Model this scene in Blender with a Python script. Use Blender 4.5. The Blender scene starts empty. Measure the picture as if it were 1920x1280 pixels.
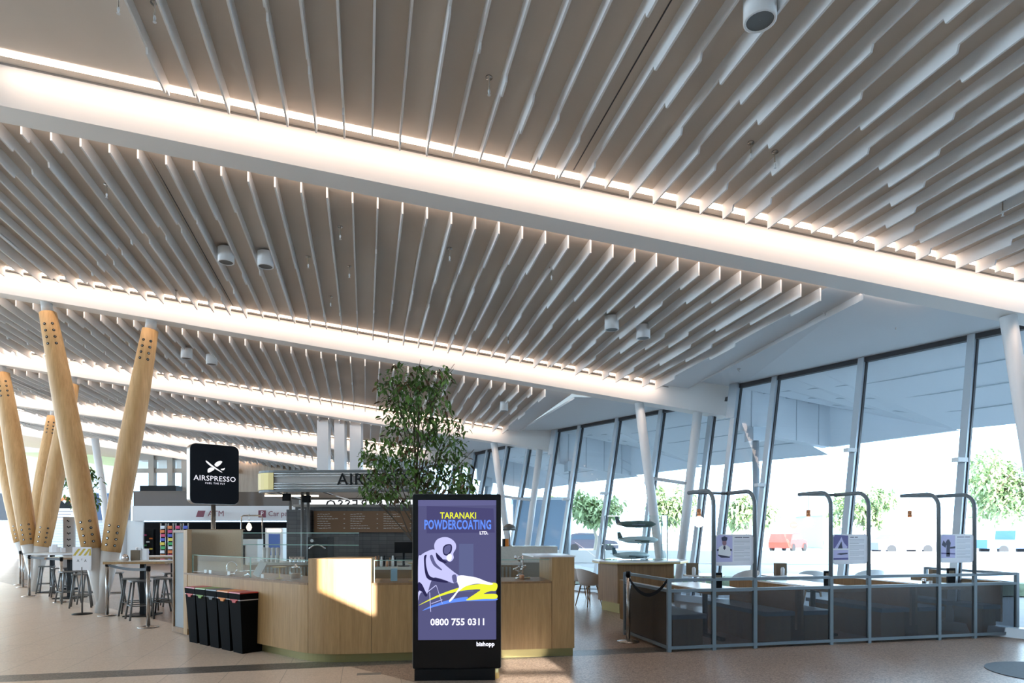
import bpy, math, random
from mathutils import Vector, Matrix
random.seed(7)
R = math.radians
F = 1200.0; AL = R(12.9); SA, CA = math.sin(AL), math.cos(AL); H = 1.57; HY = 997.0
scn = bpy.context.scene
COL = scn.collection
# ------------------------------------------------------------------ pixel helpers (used once, to survey the place)
def W(px, py, f):
    r = (px-960)/F*f
    return Vector((f*SA + r*CA, f*CA - r*SA, H + (HY-py)/F*f))
def RF(r, f, z=0.0): return Vector((f*SA + r*CA, f*CA - r*SA, z))
def G(px, py, z=0.0):
    f = F*(H-z)/(py-HY)
    v = W(px, py, f); v.z = z; return v
# ------------------------------------------------------------------ mesh builder
class MB:
    def __init__(s): s.v = []; s.f = []; s.sm = []
    def add(s, vs, fs, smooth=False):
        o = len(s.v); s.v += [Vector(p) for p in vs]
        for f in fs: s.f.append([i+o for i in f]); s.sm.append(smooth)
        return s
    def box(s, c, d, rz=0.0, M=None):
        hx, hy, hz = d[0]/2, d[1]/2, d[2]/2
        m = M if M is not None else Matrix.Translation(c) @ Matrix.Rotation(rz, 4, 'Z')
        vs = [m @ Vector((x*hx, y*hy, z*hz)) for x in (-1,1) for y in (-1,1) for z in (-1,1)]
        return s.add(vs, [(0,1,3,2),(4,6,7,5),(0,4,5,1),(2,3,7,6),(0,2,6,4),(1,5,7,3)])
    def bbox(s, x0,x1,y0,y1,z0,z1): return s.box(((x0+x1)/2,(y0+y1)/2,(z0+z1)/2),(abs(x1-x0),abs(y1-y0),abs(z1-z0)))
    def hexa(s, a, b):   # two 4-point loops
        return s.add(list(a)+list(b), [(3,2,1,0),(4,5,6,7),(0,1,5,4),(1,2,6,5),(2,3,7,6),(3,0,4,7)])
    def quad(s, *p): return s.add(p, [tuple(range(len(p)))])
    def prism(s, pts, z0, z1, smooth=False):
        n = len(pts)
        vs = [(p[0],p[1],z0) for p in pts]+[(p[0],p[1],z1) for p in pts]
        s.add(vs, [tuple(range(n-1,-1,-1)), tuple(range(n,2*n))])
        o = len(s.v)-2*n
        for i in range(n):
            j=(i+1)%n; s.f.append([o+i,o+j,o+n+j,o+n+i]); s.sm.append(smooth)
        return s
    def plate(s, pts, y0, y1):    # polygon in x,z extruded along y
        n=len(pts)
        vs=[(p[0],y0,p[1]) for p in pts]+[(p[0],y1,p[1]) for p in pts]
        fs=[tuple(range(n)), tuple(range(2*n-1,n-1,-1))]
        for i in range(n):
            j=(i+1)%n; fs.append((i,n+i,n+j,j))
        return s.add(vs,fs)
    def tube(s, path, r, n=10, cap=True, rs=None):
        path=[Vector(p) for p in path]; m=len(path); rings=[]
        up=None
        for i,p in enumerate(path):
            t=(path[min(i+1,m-1)]-path[max(i-1,0)]).normalized()
            if up is None:
                up = Vector((0,0,1)) if abs(t.z)<.9 else Vector((1,0,0))
            a=t.cross(up).normalized(); b=a.cross(t).normalized(); up=b
            rr = rs[i] if rs else r
            rings.append([p+a*math.cos(2*math.pi*k/n)*rr+b*math.sin(2*math.pi*k/n)*rr for k in range(n)])
        o=len(s.v)
        for q in rings: s.v+=q
        for i in range(m-1):
            for k in range(n):
                k2=(k+1)%n
                s.f.append([o+i*n+k,o+i*n+k2,o+(i+1)*n+k2,o+(i+1)*n+k]); s.sm.append(True)
        if cap:
            s.f.append([o+k for k in range(n-1,-1,-1)]); s.sm.append(False)
            s.f.append([o+(m-1)*n+k for k in range(n)]); s.sm.append(False)
        return s
    def lathe(s, prof, n=20, c=(0,0,0), cap=True):
        o=len(s.v); c=Vector(c); m=len(prof)
        for (r,z) in prof:
            for k in range(n):
                a=2*math.pi*k/n; s.v.append(c+Vector((r*math.cos(a),r*math.sin(a),z)))
        for i in range(m-1):
            for k in range(n):
                k2=(k+1)%n
                s.f.append([o+i*n+k,o+i*n+k2,o+(i+1)*n+k2,o+(i+1)*n+k]); s.sm.append(True)
        if cap:
            s.f.append([o+k for k in range(n-1,-1,-1)]); s.sm.append(False)
            s.f.append([o+(m-1)*n+k for k in range(n)]); s.sm.append(False)
        return s
    def ribbon(s, path, th, z0, z1):   # solid band following a plan path, th to the left of travel
        L=[Vector((p[0],p[1],0)) for p in path]; O=[]
        m=len(L)
        for i,p in enumerate(L):
            d1=(L[i]-L[i-1]).normalized() if i>0 else (L[1]-L[0]).normalized()
            d2=(L[i+1]-L[i]).normalized() if i<m-1 else d1
            t=(d1+d2).normalized(); nn=Vector((-t.y,t.x,0)); k=max(.3,nn.dot(Vector((-d1.y,d1.x,0))))
            O.append(p+nn*th/k)
        o=len(s.v)
        for i in range(m):
            for q,z in ((L[i],z0),(O[i],z0),(O[i],z1),(L[i],z1)): s.v.append(Vector((q.x,q.y,z)))
        for i in range(m-1):
            a=o+4*i;b=a+4
            for k in range(4):
                k2=(k+1)%4; s.f.append([a+k,b+k,b+k2,a+k2]); s.sm.append(False)
        s.f.append([o,o+1,o+2,o+3]); s.sm.append(False)
        e=o+4*(m-1); s.f.append([e+3,e+2,e+1,e]); s.sm.append(False)
        return s
    def build(s, name, mat, parent=None, world=True, recalc=True):
        me=bpy.data.meshes.new(name)
        vs=s.v
        if parent is not None and world:
            Mi=mat4(parent).inverted(); vs=[Mi@v for v in vs]
        me.from_pydata([tuple(v) for v in vs],[],s.f)
        me.polygons.foreach_set('use_smooth', s.sm)
        if recalc:
            import bmesh
            bm=bmesh.new(); bm.from_mesh(me); bmesh.ops.recalc_face_normals(bm,faces=bm.faces); bm.to_mesh(me); bm.free()
        me.update()
        if mat: me.materials.append(mat)
        o=bpy.data.objects.new(name,me); COL.objects.link(o)
        if parent is not None: o.parent=parent
        return o
def mat4(o):
    m=Matrix.Translation(o.location)@o.rotation_euler.to_matrix().to_4x4()
    return (mat4(o.parent)@m) if o.parent else m
def tag(o,label,cat,group=None,kind=None):
    o['label']=label; o['category']=cat
    if group: o['group']=group
    if kind: o['kind']=kind
    return o
def thing(name,label,cat,loc=(0,0,0),rz=0.0,group=None):
    o=bpy.data.objects.new(name,None); COL.objects.link(o); o.empty_display_size=.1
    o.location=loc; o.rotation_euler=(0,0,rz)
    return tag(o,label,cat,group)
def struct(o,label=None):
    o['kind']='structure'
    if label: o['label']=label
    return o
def sroot(name,label,loc=(0,0,0)):
    o=bpy.data.objects.new(name,None); COL.objects.link(o); o.location=loc
    return struct(o,label)
def dup(root,loc,rz,label=None,group=None):
    def cp(o,p):
        c=o.copy(); COL.objects.link(c); c.parent=p
        for ch in kids.get(o.name,[]): cp(ch,c)
        return c
    kids={}
    for o in bpy.data.objects:
        if o.parent: kids.setdefault(o.parent.name,[]).append(o)
    r=cp(root,None); r.location=loc; r.rotation_euler=(0,0,rz)
    if label: r['label']=label
    if group: r['group']=group
    return r
FONT=None
def text(s, size, mat, parent, M, name='lettering', ext=.002, align='CENTER', bold=0.0, sx=1.0, space=1.0):
    cu=bpy.data.curves.new('t','FONT'); cu.body=s; cu.size=size; cu.extrude=ext; cu.align_x=align; cu.align_y='CENTER'; cu.offset=bold; cu.space_character=space
    cu.resolution_u=2
    t=bpy.data.objects.new('t',cu); COL.objects.link(t)
    bpy.context.view_layer.update()
    dg=bpy.context.evaluated_depsgraph_get()
    me=bpy.data.meshes.new_from_object(t.evaluated_get(dg))
    bpy.data.objects.remove(t); bpy.data.curves.remove(cu)
    S=Matrix.Diagonal((sx,1,1,1))
    me.transform(M@Matrix.Rotation(math.pi/2,4,'X')@S)
    me.materials.clear(); me.materials.append(mat)
    o=bpy.data.objects.new(name,me); COL.objects.link(o)
    if parent: o.parent=parent
    return o
def T(x,y,z,rz=0.0): return Matrix.Translation((x,y,z))@Matrix.Rotation(rz,4,'Z')
# ------------------------------------------------------------------ materials
def lin(c): 
    return tuple(((x/255)/12.92 if x/255<=.04045 else ((x/255+.055)/1.055)**2.4) for x in c)+(1.0,)
MATS={}
def mat(name,rgb,rough=.5,metal=0.0,emit=None,es=0.0,spec=.5,trans=0.0,alpha=1.0,noise=None,bump=0.0,coat=0.0):
    m=bpy.data.materials.new(name); m.use_nodes=True; nt=m.node_tree; b=nt.nodes['Principled BSDF']
    b.inputs['Base Color'].default_value=lin(rgb); b.inputs['Roughness'].default_value=rough; b.inputs['Metallic'].default_value=metal
    b.inputs['Specular IOR Level'].default_value=spec; b.inputs['Alpha'].default_value=alpha
    b.inputs['Coat Weight'].default_value=coat
    if emit: b.inputs['Emission Color'].default_value=lin(emit); b.inputs['Emission Strength'].default_value=es
    if noise or bump:
        tc=nt.nodes.new('ShaderNodeTexCoord'); n=nt.nodes.new('ShaderNodeTexNoise'); n.inputs['Scale'].default_value=noise[0] if noise else 60
        n.inputs['Detail'].default_value=5
        nt.links.new(tc.outputs['Object'],n.inputs['Vector'])
        if noise:
            k=noise[1]; r=nt.nodes.new('ShaderNodeValToRGB')
            c=lin(rgb); r.color_ramp.elements[0].position=.3; r.color_ramp.elements[1].position=.7
            r.color_ramp.elements[0].color=tuple(x*(1-k) for x in c[:3])+(1,); r.color_ramp.elements[1].color=tuple(min(1,x*(1+k)) for x in c[:3])+(1,)
            nt.links.new(n.outputs['Fac'],r.inputs['Fac']); nt.links.new(r.outputs['Color'],b.inputs['Base Color'])
        if bump:
            bp=nt.nodes.new('ShaderNodeBump'); bp.inputs['Strength'].default_value=bump; bp.inputs['Distance'].default_value=.01
            nt.links.new(n.outputs['Fac'],bp.inputs['Height']); nt.links.new(bp.outputs['Normal'],b.inputs['Normal'])
    MATS[name]=m; return m
def wood(name,c1,c2,scale=(18,18,1.2),rough=.45):
    m=bpy.data.materials.new(name); m.use_nodes=True; nt=m.node_tree; b=nt.nodes['Principled BSDF']; b.inputs['Roughness'].default_value=rough
    tc=nt.nodes.new('ShaderNodeTexCoord'); mp=nt.nodes.new('ShaderNodeMapping'); mp.inputs['Scale'].default_value=scale
    n=nt.nodes.new('ShaderNodeTexNoise'); n.inputs['Scale'].default_value=1.0; n.inputs['Detail'].default_value=6; n.inputs['Distortion'].default_value=.6
    n2=nt.nodes.new('ShaderNodeTexNoise'); n2.inputs['Scale'].default_value=5.0; n2.inputs['Detail'].default_value=4
    mx=nt.nodes.new('ShaderNodeMix'); mx.data_type='FLOAT'; mx.inputs[0].default_value=.4
    r=nt.nodes.new('ShaderNodeValToRGB'); r.color_ramp.elements[0].position=.32; r.color_ramp.elements[1].position=.66
    r.color_ramp.elements[0].color=lin(c1); r.color_ramp.elements[1].color=lin(c2)
    L=nt.links.new; L(tc.outputs['Object'],mp.inputs['Vector']); L(mp.outputs['Vector'],n.inputs['Vector']); L(mp.outputs['Vector'],n2.inputs['Vector'])
    L(n.outputs['Fac'],mx.inputs[2]); L(n2.outputs['Fac'],mx.inputs[3]); L(mx.outputs[0],r.inputs['Fac']); L(r.outputs['Color'],b.inputs['Base Color'])
    MATS[name]=m; return m
def glass(name,tint,refl=.12,rough=.0,dens=None):
    m=bpy.data.materials.new(name); m.use_nodes=True; nt=m.node_tree; nt.nodes.clear(); L=nt.links.new
    o=nt.nodes.new('ShaderNodeOutputMaterial'); tr=nt.nodes.new('ShaderNodeBsdfTransparent'); tr.inputs['Color'].default_value=tuple(tint)+(1,)
    g=nt.nodes.new('ShaderNodeBsdfGlossy'); g.inputs['Roughness'].default_value=rough; g.inputs['Color'].default_value=(1,1,1,1)
    geo=nt.nodes.new('ShaderNodeNewGeometry'); dt=nt.nodes.new('ShaderNodeVectorMath'); dt.operation='DOT_PRODUCT'; L(geo.outputs['Normal'],dt.inputs[0]); L(geo.outputs['Incoming'],dt.inputs[1])
    def mt_(op,a,b=None):
        q=nt.nodes.new('ShaderNodeMath'); q.operation=op
        for i,v in enumerate((a,b)):
            if v is None: continue
            if isinstance(v,(int,float)): q.inputs[i].default_value=v
            else: L(v,q.inputs[i])
        return q.outputs[0]
    fac=mt_('ADD',mt_('MULTIPLY',mt_('POWER',mt_('SUBTRACT',1.0,mt_('ABSOLUTE',dt.outputs['Value'])),5.0),.9),.015+refl*.12)
    mm=nt.nodes.new('ShaderNodeMath'); mm.operation='MINIMUM'; mm.inputs[1].default_value=1.0
    x=nt.nodes.new('ShaderNodeMixShader'); L(fac,mm.inputs[0]); L(mm.outputs[0],x.inputs[0]); L(tr.outputs[0],x.inputs[1]); L(g.outputs[0],x.inputs[2])
    last=x
    if dens:
        d=nt.nodes.new('ShaderNodeBsdfDiffuse'); d.inputs['Color'].default_value=lin(dens[0]); y=nt.nodes.new('ShaderNodeMixShader'); y.inputs[0].default_value=dens[1]
        L(x.outputs[0],y.inputs[1]); L(d.outputs[0],y.inputs[2]); last=y
    L(last.outputs[0],o.inputs['Surface']); MATS[name]=m; return m
def emis(name,rgb,s):
    m=bpy.data.materials.new(name); m.use_nodes=True; nt=m.node_tree; nt.nodes.clear()
    o=nt.nodes.new('ShaderNodeOutputMaterial'); e=nt.nodes.new('ShaderNodeEmission'); e.inputs['Color'].default_value=lin(rgb); e.inputs['Strength'].default_value=s
    nt.links.new(e.outputs[0],o.inputs['Surface']); MATS[name]=m; return m
M_CEIL=mat('ceiling_paint',(208,198,187),.7,noise=(1.5,.02))
M_BAFF=mat('baffle_paint',(228,228,228),.55)
M_BEAM=mat('beam_paint',(232,230,227),.55)
M_SOFF=mat('bulkhead_paint',(214,218,222),.7)
M_LED=emis('led_warm',(255,226,205),11.5)
M_WHITE=mat('white_paint',(228,230,232),.35)
M_CANOPY=mat('canopy_soffit_paint',(222,228,234),.6)
M_SHOE=mat('steel_shoe_white',(215,212,208),.35)
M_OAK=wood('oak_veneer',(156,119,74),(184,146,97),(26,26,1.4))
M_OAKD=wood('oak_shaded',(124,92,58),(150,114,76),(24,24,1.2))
M_LOG=wood('pine_log',(194,150,96),(224,184,130),(9,9,.7),.5)
M_BRASS=mat('brass_plinth',(140,128,84),.45,.6)
M_BRASSP=mat('brass_panel',(188,164,108),.4,.5)
M_BLACK=mat('black_plastic',(12,12,13),.75,spec=.08)
M_BLK2=mat('black_powder',(17,17,19),.5,spec=.2)
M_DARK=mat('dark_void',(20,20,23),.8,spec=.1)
M_NAVY=mat('sign_black',(20,23,30),.5,spec=.15)
M_FRAME=mat('booth_frame_paint',(112,124,132),.4,.1)
M_MULL=mat('window_mullion_grey',(186,196,204),.4,.35)
M_MULLD=mat('window_seal_dark',(62,62,66),.5)
M_STEEL=mat('brushed_steel',(176,172,168),.25,.9)
M_STEELD=mat('stool_grey_metal',(112,114,114),.45,.5)
M_GREYSL=mat('canopy_slat_metal',(140,137,133),.5,.2)
M_CHROME=mat('chrome',(225,225,228),.1,1.0)
M_RED=mat('lid_red',(190,58,52),.4); M_GREEN=mat('lid_green',(112,150,50),.4); M_GREY=mat('lid_grey',(74,76,78),.4); M_ORANGE=mat('lid_orange',(228,134,40),.4)
M_BAG=mat('bin_liner_white',(205,200,198),.5)
M_TILEW=mat('kitchen_tile_dark',(82,82,82),.4,noise=(9,.15))
M_FABR=mat('pinboard_fabric',(190,172,146),.9,noise=(150,.1))
M_MENU=mat('menu_board_brown',(128,94,66),.6)
M_CHALK=mat('chalk_white',(220,216,208),.7)
M_LEAF=mat('leaf_green',(92,126,58),.45,noise=(8,.5))
M_LEAFR=mat('leaf_bronze',(100,74,50),.5,noise=(8,.4))
M_LEAFO=mat('outdoor_leaf',(150,168,120),.7,noise=(2,.35))  # leaf colour paled, veiling glare and haze are mixed into it
M_BARK=mat('bark_brown',(92,78,64),.8)
M_BARKO=mat('bark_pale',(170,158,142),.8)
M_SEAT=mat('booth_seat_vinyl',(104,116,128),.4)
M_TABW=mat('table_top_white',(228,228,228),.25)
M_STONE=mat('pale_stone_top',(206,202,192),.25,noise=(30,.06))
M_CHAIRW=mat('chair_shell_white',(222,222,222),.35)
M_PAPER=mat('paper_white',(236,236,240),.6)
M_COPPER=mat('copper_cap',(200,140,100),.35,.6)
M_GLOBE=emis('lamp_globe',(255,246,236),1.6)
M_WARM=emis('warm_bulb',(255,236,205),6.0)
M_ASPH=mat('car_park_asphalt',(186,190,194),.9,noise=(3,.05))
M_KERB=mat('kerb_white',(232,232,230),.8)
M_SCREEN=emis('screen_slate',(84,84,124),.95)
M_LIME=emis('screen_yellow',(226,230,60),1.0); M_SBLUE=emis('screen_blue',(96,138,240),1.0); M_SWHITE=emis('screen_white',(240,240,255),1.0)
M_SPALE=emis('screen_lavender',(190,190,235),1.0); M_SDARK=emis('screen_dark',(42,40,78),1.0); M_SMID=emis('screen_mid',(96,96,140),.95)
M_GLOSS=mat('gloss_black',(10,10,12),.15,spec=.3)
M_GL=glass('window_glass',(.90,.95,.98),.1)
M_DGL=glass('display_glass',(.96,.985,.975),.1)
M_EDGE=mat('glass_edge_green',(150,185,172),.2)
M_TINT=glass('booth_tinted_panel',(.72,.74,.77),.1,.25,dens=((96,96,98),.2))
M_FROST=glass('frosted_glass',(.8,.82,.84),.1,.2,dens=((190,196,198),.5))
M_CARG=mat('car_glass',(96,108,122),.15)
M_TYRE=mat('tyre_black',(52,52,54),.8)
# floor
def floor_mat():
    m=bpy.data.materials.new('terrazzo_floor'); m.use_nodes=True; nt=m.node_tree; b=nt.nodes['Principled BSDF']; L=nt.links.new
    N=nt.nodes.new
    def math_(op,a=None,bb=None):
        n=N('ShaderNodeMath'); n.operation=op
        for i,x in enumerate((a,bb)):
            if x is None: continue
            if isinstance(x,(int,float)): n.inputs[i].default_value=x
            else: L(x,n.inputs[i])
        return n.outputs[0]
    tc=N('ShaderNodeTexCoord'); sp=N('ShaderNodeSeparateXYZ'); L(tc.outputs['Object'],sp.inputs[0]); X,Y=sp.outputs[0],sp.outputs[1]
    vor=N('ShaderNodeTexVoronoi'); vor.inputs['Scale'].default_value=70; L(tc.outputs['Object'],vor.inputs['Vector'])
    sv=N('ShaderNodeSeparateColor'); L(vor.outputs['Color'],sv.inputs[0])
    def ramp(c1,c2):
        r=N('ShaderNodeValToRGB'); r.color_ramp.elements[0].color=lin(c1); r.color_ramp.elements[1].color=lin(c2); L(sv.outputs[0],r.inputs['Fac']); return r.outputs['Color']
    beige=ramp((202,184,166),(222,204,186)); brown=ramp((126,106,93),(190,168,150)); band=ramp((66,64,62),(124,118,110))
    nz=N('ShaderNodeTexNoise'); nz.inputs['Scale'].default_value=.9; L(tc.outputs['Object'],nz.inputs['Vector'])
    # zone: brown where X > -.15 - .71*(Y-7.67)
    zx=math_('ADD',X,math_('MULTIPLY',math_('SUBTRACT',Y,7.67),.71)); zone=math_('GREATER_THAN',zx,-.15)
    mx=N('ShaderNodeMix'); mx.data_type='RGBA'; L(zone,mx.inputs[0]); L(beige,mx.inputs[6]); L(brown,mx.inputs[7])
    inb=math_('MULTIPLY',math_('GREATER_THAN',Y,7.72),math_('LESS_THAN',Y,8.08))
    mb=N('ShaderNodeMix'); mb.data_type='RGBA'; L(inb,mb.inputs[0]); L(mx.outputs[2],mb.inputs[6]); L(band,mb.inputs[7])
    def joint(v,p,w):
        fr=math_('FRACT',math_('DIVIDE',v,p)); return math_('LESS_THAN',fr,w/p)
    j=math_('MAXIMUM',joint(math_('ADD',X,20.716+.0),.62,.008),joint(math_('ADD',Y,-.26),1.24,.008))
    j=math_('MULTIPLY',math_('MULTIPLY',j,.45),math_('SUBTRACT',1.0,math_('MULTIPLY',zone,.6)))
    mj=N('ShaderNodeMix'); mj.data_type='RGBA'; L(j,mj.inputs[0]); L(mb.outputs[2],mj.inputs[6]); mj.inputs[7].default_value=lin((90,80,72))
    L(mj.outputs[2],b.inputs['Base Color'])
    rr=math_('ADD',math_('MULTIPLY',nz.outputs['Fac'],.12),.26); L(rr,b.inputs['Roughness']); b.inputs['Specular IOR Level'].default_value=.3
    return m
M_FLOOR=floor_mat()
# ------------------------------------------------------------------ floor and ground
struct(MB().quad((-34,-9,0),(16.95,-9,0),(10.0,7.3,0),(7.2,13.3,0),(4.8,18.9,0),(-.2,36,0),(-.2,48,0),(-34,48,0)).build('floor',M_FLOOR))
tag(MB().quad((-80,-60,-.03),(200,-60,-.03),(200,260,-.03),(-80,260,-.03)).build('car_park_ground',M_ASPH),'pale sunlit asphalt of the car park outside the glass','ground',kind='structure')
# ------------------------------------------------------------------ ceiling, beams, baffles
SK=.052
BE={1:dict(C=7.7,A=5.70,B=.1135,XE=11.0,XL=-7.5,h=.46),2:dict(C=13.71,A=5.27,B=.126,XE=8.2,XL=-10,h=.44),3:dict(C=19.05,A=4.765,B=.1305,XE=5.75,XL=-13,h=.43),
    4:dict(C=24.4,A=4.50,B=.118,XE=4.3,XL=-20,h=.43),5:dict(C=29.7,A=4.13,B=.147,XE=2.6,XL=-26,h=.43),6:dict(C=35.,A=3.95,B=.145,XE=.9,XL=-33,h=.43)}
BW=.35
TILT={0:0,1:.10,2:.14,3:.02,4:.05,5:0}
def Zb(k,X): return BE[k]['A']-BE[k]['B']*X
def Yb(C,X): return C-SK*X
ORD={1:'nearest',2:'second',3:'third',4:'fourth',5:'fifth',6:'farthest'}
for k,b in BE.items():
    x0,x1=b['XL'],b['XE']
    def sec(X,top=.75): 
        y=Yb(b['C'],X); z=Zb(k,X)
        return [(X,y,z),(X,y+BW,z),(X,y+BW,z+top),(X,y,z+top)]
    root=thing('ceiling_beam','%s white bulkhead beam crossing the ceiling, washed by a warm light slot'%ORD[k],'beam',(x0,Yb(b['C'],x0),Zb(k,x0)))
    MB().hexa(sec(x0),sec(x1)).build('beam_casing',M_BEAM,root)
    xg={1:10.2,2:6.7,3:4.2,4:2.4,5:.6,6:-1.0}[k]
    MB().hexa([(x0,Yb(b['C'],x0)-.006,Zb(k,x0)+b['h']-.02),(xg,Yb(b['C'],xg)-.006,Zb(k,xg)+b['h']-.02),(xg,Yb(b['C'],xg)+.01,Zb(k,xg)+b['h']-.02),(x0,Yb(b['C'],x0)+.01,Zb(k,x0)+b['h']-.02)],[(x0,Yb(b['C'],x0)-.006,Zb(k,x0)+b['h']),(xg,Yb(b['C'],xg)-.006,Zb(k,xg)+b['h']),(xg,Yb(b['C'],xg)+.01,Zb(k,xg)+b['h']),(x0,Yb(b['C'],x0)+.01,Zb(k,x0)+b['h'])]).build('shadow_strip',M_GREYSL,root)  # thin grey strip drawn for the corner shadow between ceiling lip and beam face
    # light slot in ceiling in front, and led in the reveal behind
    xs1 = {1:9.6,2:6.45,3:4.0,4:2.2,5:.4,6:-1.2}[k]; xs0={1:-3.83}.get(k,x0)
    m=MB(); z=lambda X:Zb(k,X)+b['h']-.006
    m.quad((xs0,Yb(b['C']-.245,xs0),z(xs0)),(xs1,Yb(b['C']-.245,xs1),z(xs1)),(xs1,Yb(b['C']-.135,xs1),z(xs1)),(xs0,Yb(b['C']-.135,xs0),z(xs0)))
    m.build('light_slot',M_LED,root,recalc=False)
    if k<6:
        zc=lambda X:Zb(k+1,X)+BE[k+1]['h']
        m=MB(); xe=xs1-1.5; xb=x0+.5
        zs=lambda X:Zb(k,X)+.012
        m.quad((xb,Yb(b['C']+BW+.006,xb),zs(xb)),(xe,Yb(b['C']+BW+.006,xe),zs(xe)),(xe,Yb(b['C']+BW+.006,xe),zs(xe)+.03),(xb,Yb(b['C']+BW+.006,xb),zs(xb)+.03))
        m.build('reveal_light',M_LED,root,recalc=False)
CRE={0:(9.3,9.4),1:(6.83,7.17),2:(4.61,4.5),3:(2.6,2.6),4:(.8,.8),5:(-.8,-.8)}
HD={0:((10.7,7.4),(17.86,-9.0),4.95),1:((8.3,13.0),(10.7,7.4),4.88),2:((5.75,18.6),(8.2,13.35),4.65),3:((4.15,24.0),(5.9,18.8),4.55),4:((2.4,29.5),(4.2,24.2),4.45),5:((.7,35.),(2.5,29.6),4.4)}
LAST={0:8.95,1:6.27,2:3.97,3:2.0,4:.2,5:-1.4}
FIRST={0:-2.33,1:-6.9,2:-9.3,3:-11.2,4:-13.2,5:-15.2}
NEAR={0:-3.0}
SEC={0:'in front of the nearest beam, overhead'}
for k in range(6):
    n=k+1; b=BE[n]; C1=b['C']; C0=(BE[k]['C']+BW) if k else None
    xl=min(b['XL'],FIRST[k]-3) if k else -14
    zc=lambda X:Zb(n,X)+b['h']
    yn=lambda X:(Yb(C0,X)-.02 if k else -9.02)
    cn,cf=CRE[k]
    lx_=LAST[k]+.06; m=MB(); st=[xl]+[xl+(lx_-xl)*i/7 for i in range(1,8)]+[cn]; m_b=MB()
    for i in range(8):
        a,c=st[i],st[i+1]; 
        ca=a if i else a; cc=c if i<7 else cf
        (m if i<7 else m_b).quad((a,yn(a),zc(a)+TILT[k]),(c,yn(c),zc(c)+TILT[k]),(cc,Yb(C1,cc)+.02,zc(c)),(ca,Yb(C1,ca)+.02,zc(a)))
    struct(m.build('ceiling' if k==0 else 'ceiling_%d'%k,M_CEIL)); struct(m_b.build('trim_%d'%(k+20),M_SOFF))
    (hx0,hy0),(hx1,hy1),hz=HD[k]
    # flat perimeter bulkhead towards the glass
    m=MB(); zn,zf=zc(cn)+.03,zc(cf)+(.24 if k==1 else .03)
    if k==1: zn=4.95;zf=5.05
    if k==0:
        m.quad((cn,-9,5.0),(cf,Yb(C1,cf),5.0),(10.75,Yb(C1,10.75),hz+.02),(hx1+.1,hy1,hz+.02))
        m.quad((cn,-9,zc(cn)-.05),(cf,Yb(C1,cf),zc(cn)-.05),(cf,Yb(C1,cf),5.02),(cn,-9,5.02))
    else:
        p=[Vector((cn,yn(cn),zn)),Vector((cf,Yb(C1,cf)+.02,zf)),Vector((hx0+.1,hy0+.25,hz+.02)),Vector((hx1+.1,hy1+.2,hz+.02)),Vector((hx1-.6,yn(hx1-.6),hz+.02))]
        m.add([p[0],p[1],p[2],p[3]],[(0,1,2,3)])
        m.add([p[0],p[1],Vector((cf,Yb(C1,cf)+.02,zc(cn)-.01)),Vector((cn,yn(cn),zc(cn)-.01))],[(0,1,2,3)])
    struct(m.build('trim_%d'%(k+1),M_SOFF))
    # baffles
    yfe=C1-.26
    xs=[]; x=LAST[k]
    while x>=FIRST[k]-.01: xs.append(x); x-=.306
    lab='white stepped ceiling baffle hanging in the bay %s'%('overhead, nearest the camera' if k==0 else 'between the %s and %s lit beams'%(ORD[k],ORD[n]))
    for i,x in enumerate(xs):
        y1=Yb(yfe,x); y0=(2.4 if k==0 else Yb(C0+.12,x)); L=y1-y0
        ph=i*.075*(1 if k%2 else -1)
        dd=[.19,.125]
        cuts=[]
        for j in range(4):
            c=(.12+.24*j+ph*(.9 if j%2 else 1.0)+.05*math.sin(i*.7+j*2))%1.0
            cuts.append(c)
        cuts=sorted(c for c in cuts if .03<c<.985)
        ks=[0.0]+cuts+[1.0]
        bot=[]
        for j in range(len(ks)-1):
            d=dd[0] if (j+i//7)%2==0 else dd[1]+.006*((i*3+j)%3)
            if j==0: d=.185
            a_=ks[j]*L; c_=ks[j+1]*L
            if j: a_+=.018
            bot+=[(a_,-d),(c_,-d)]
        prof=[(0,0.03)]+bot+[(L,0.03)]; prof=[(p[0],p[1]+TILT[k]*(1-p[0]/L)) for p in prof]
        th=.02; m=MB(); nn=len(prof)
        vs=[(-th/2,p[0],p[1]) for p in prof]+[(th/2,p[0],p[1]) for p in prof]
        fs=[tuple(range(nn)),tuple(range(2*nn-1,nn-1,-1))]+[(q,q+nn,(q+1)%nn+nn,(q+1)%nn) for q in range(nn)]
        m.add(vs,fs)
        o=m.build('ceiling_baffle',M_BAFF); o.location=(x,y0,zc(x))
        tag(o,lab,'baffle','ceiling baffles, bay %d'%(k+1))
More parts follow.
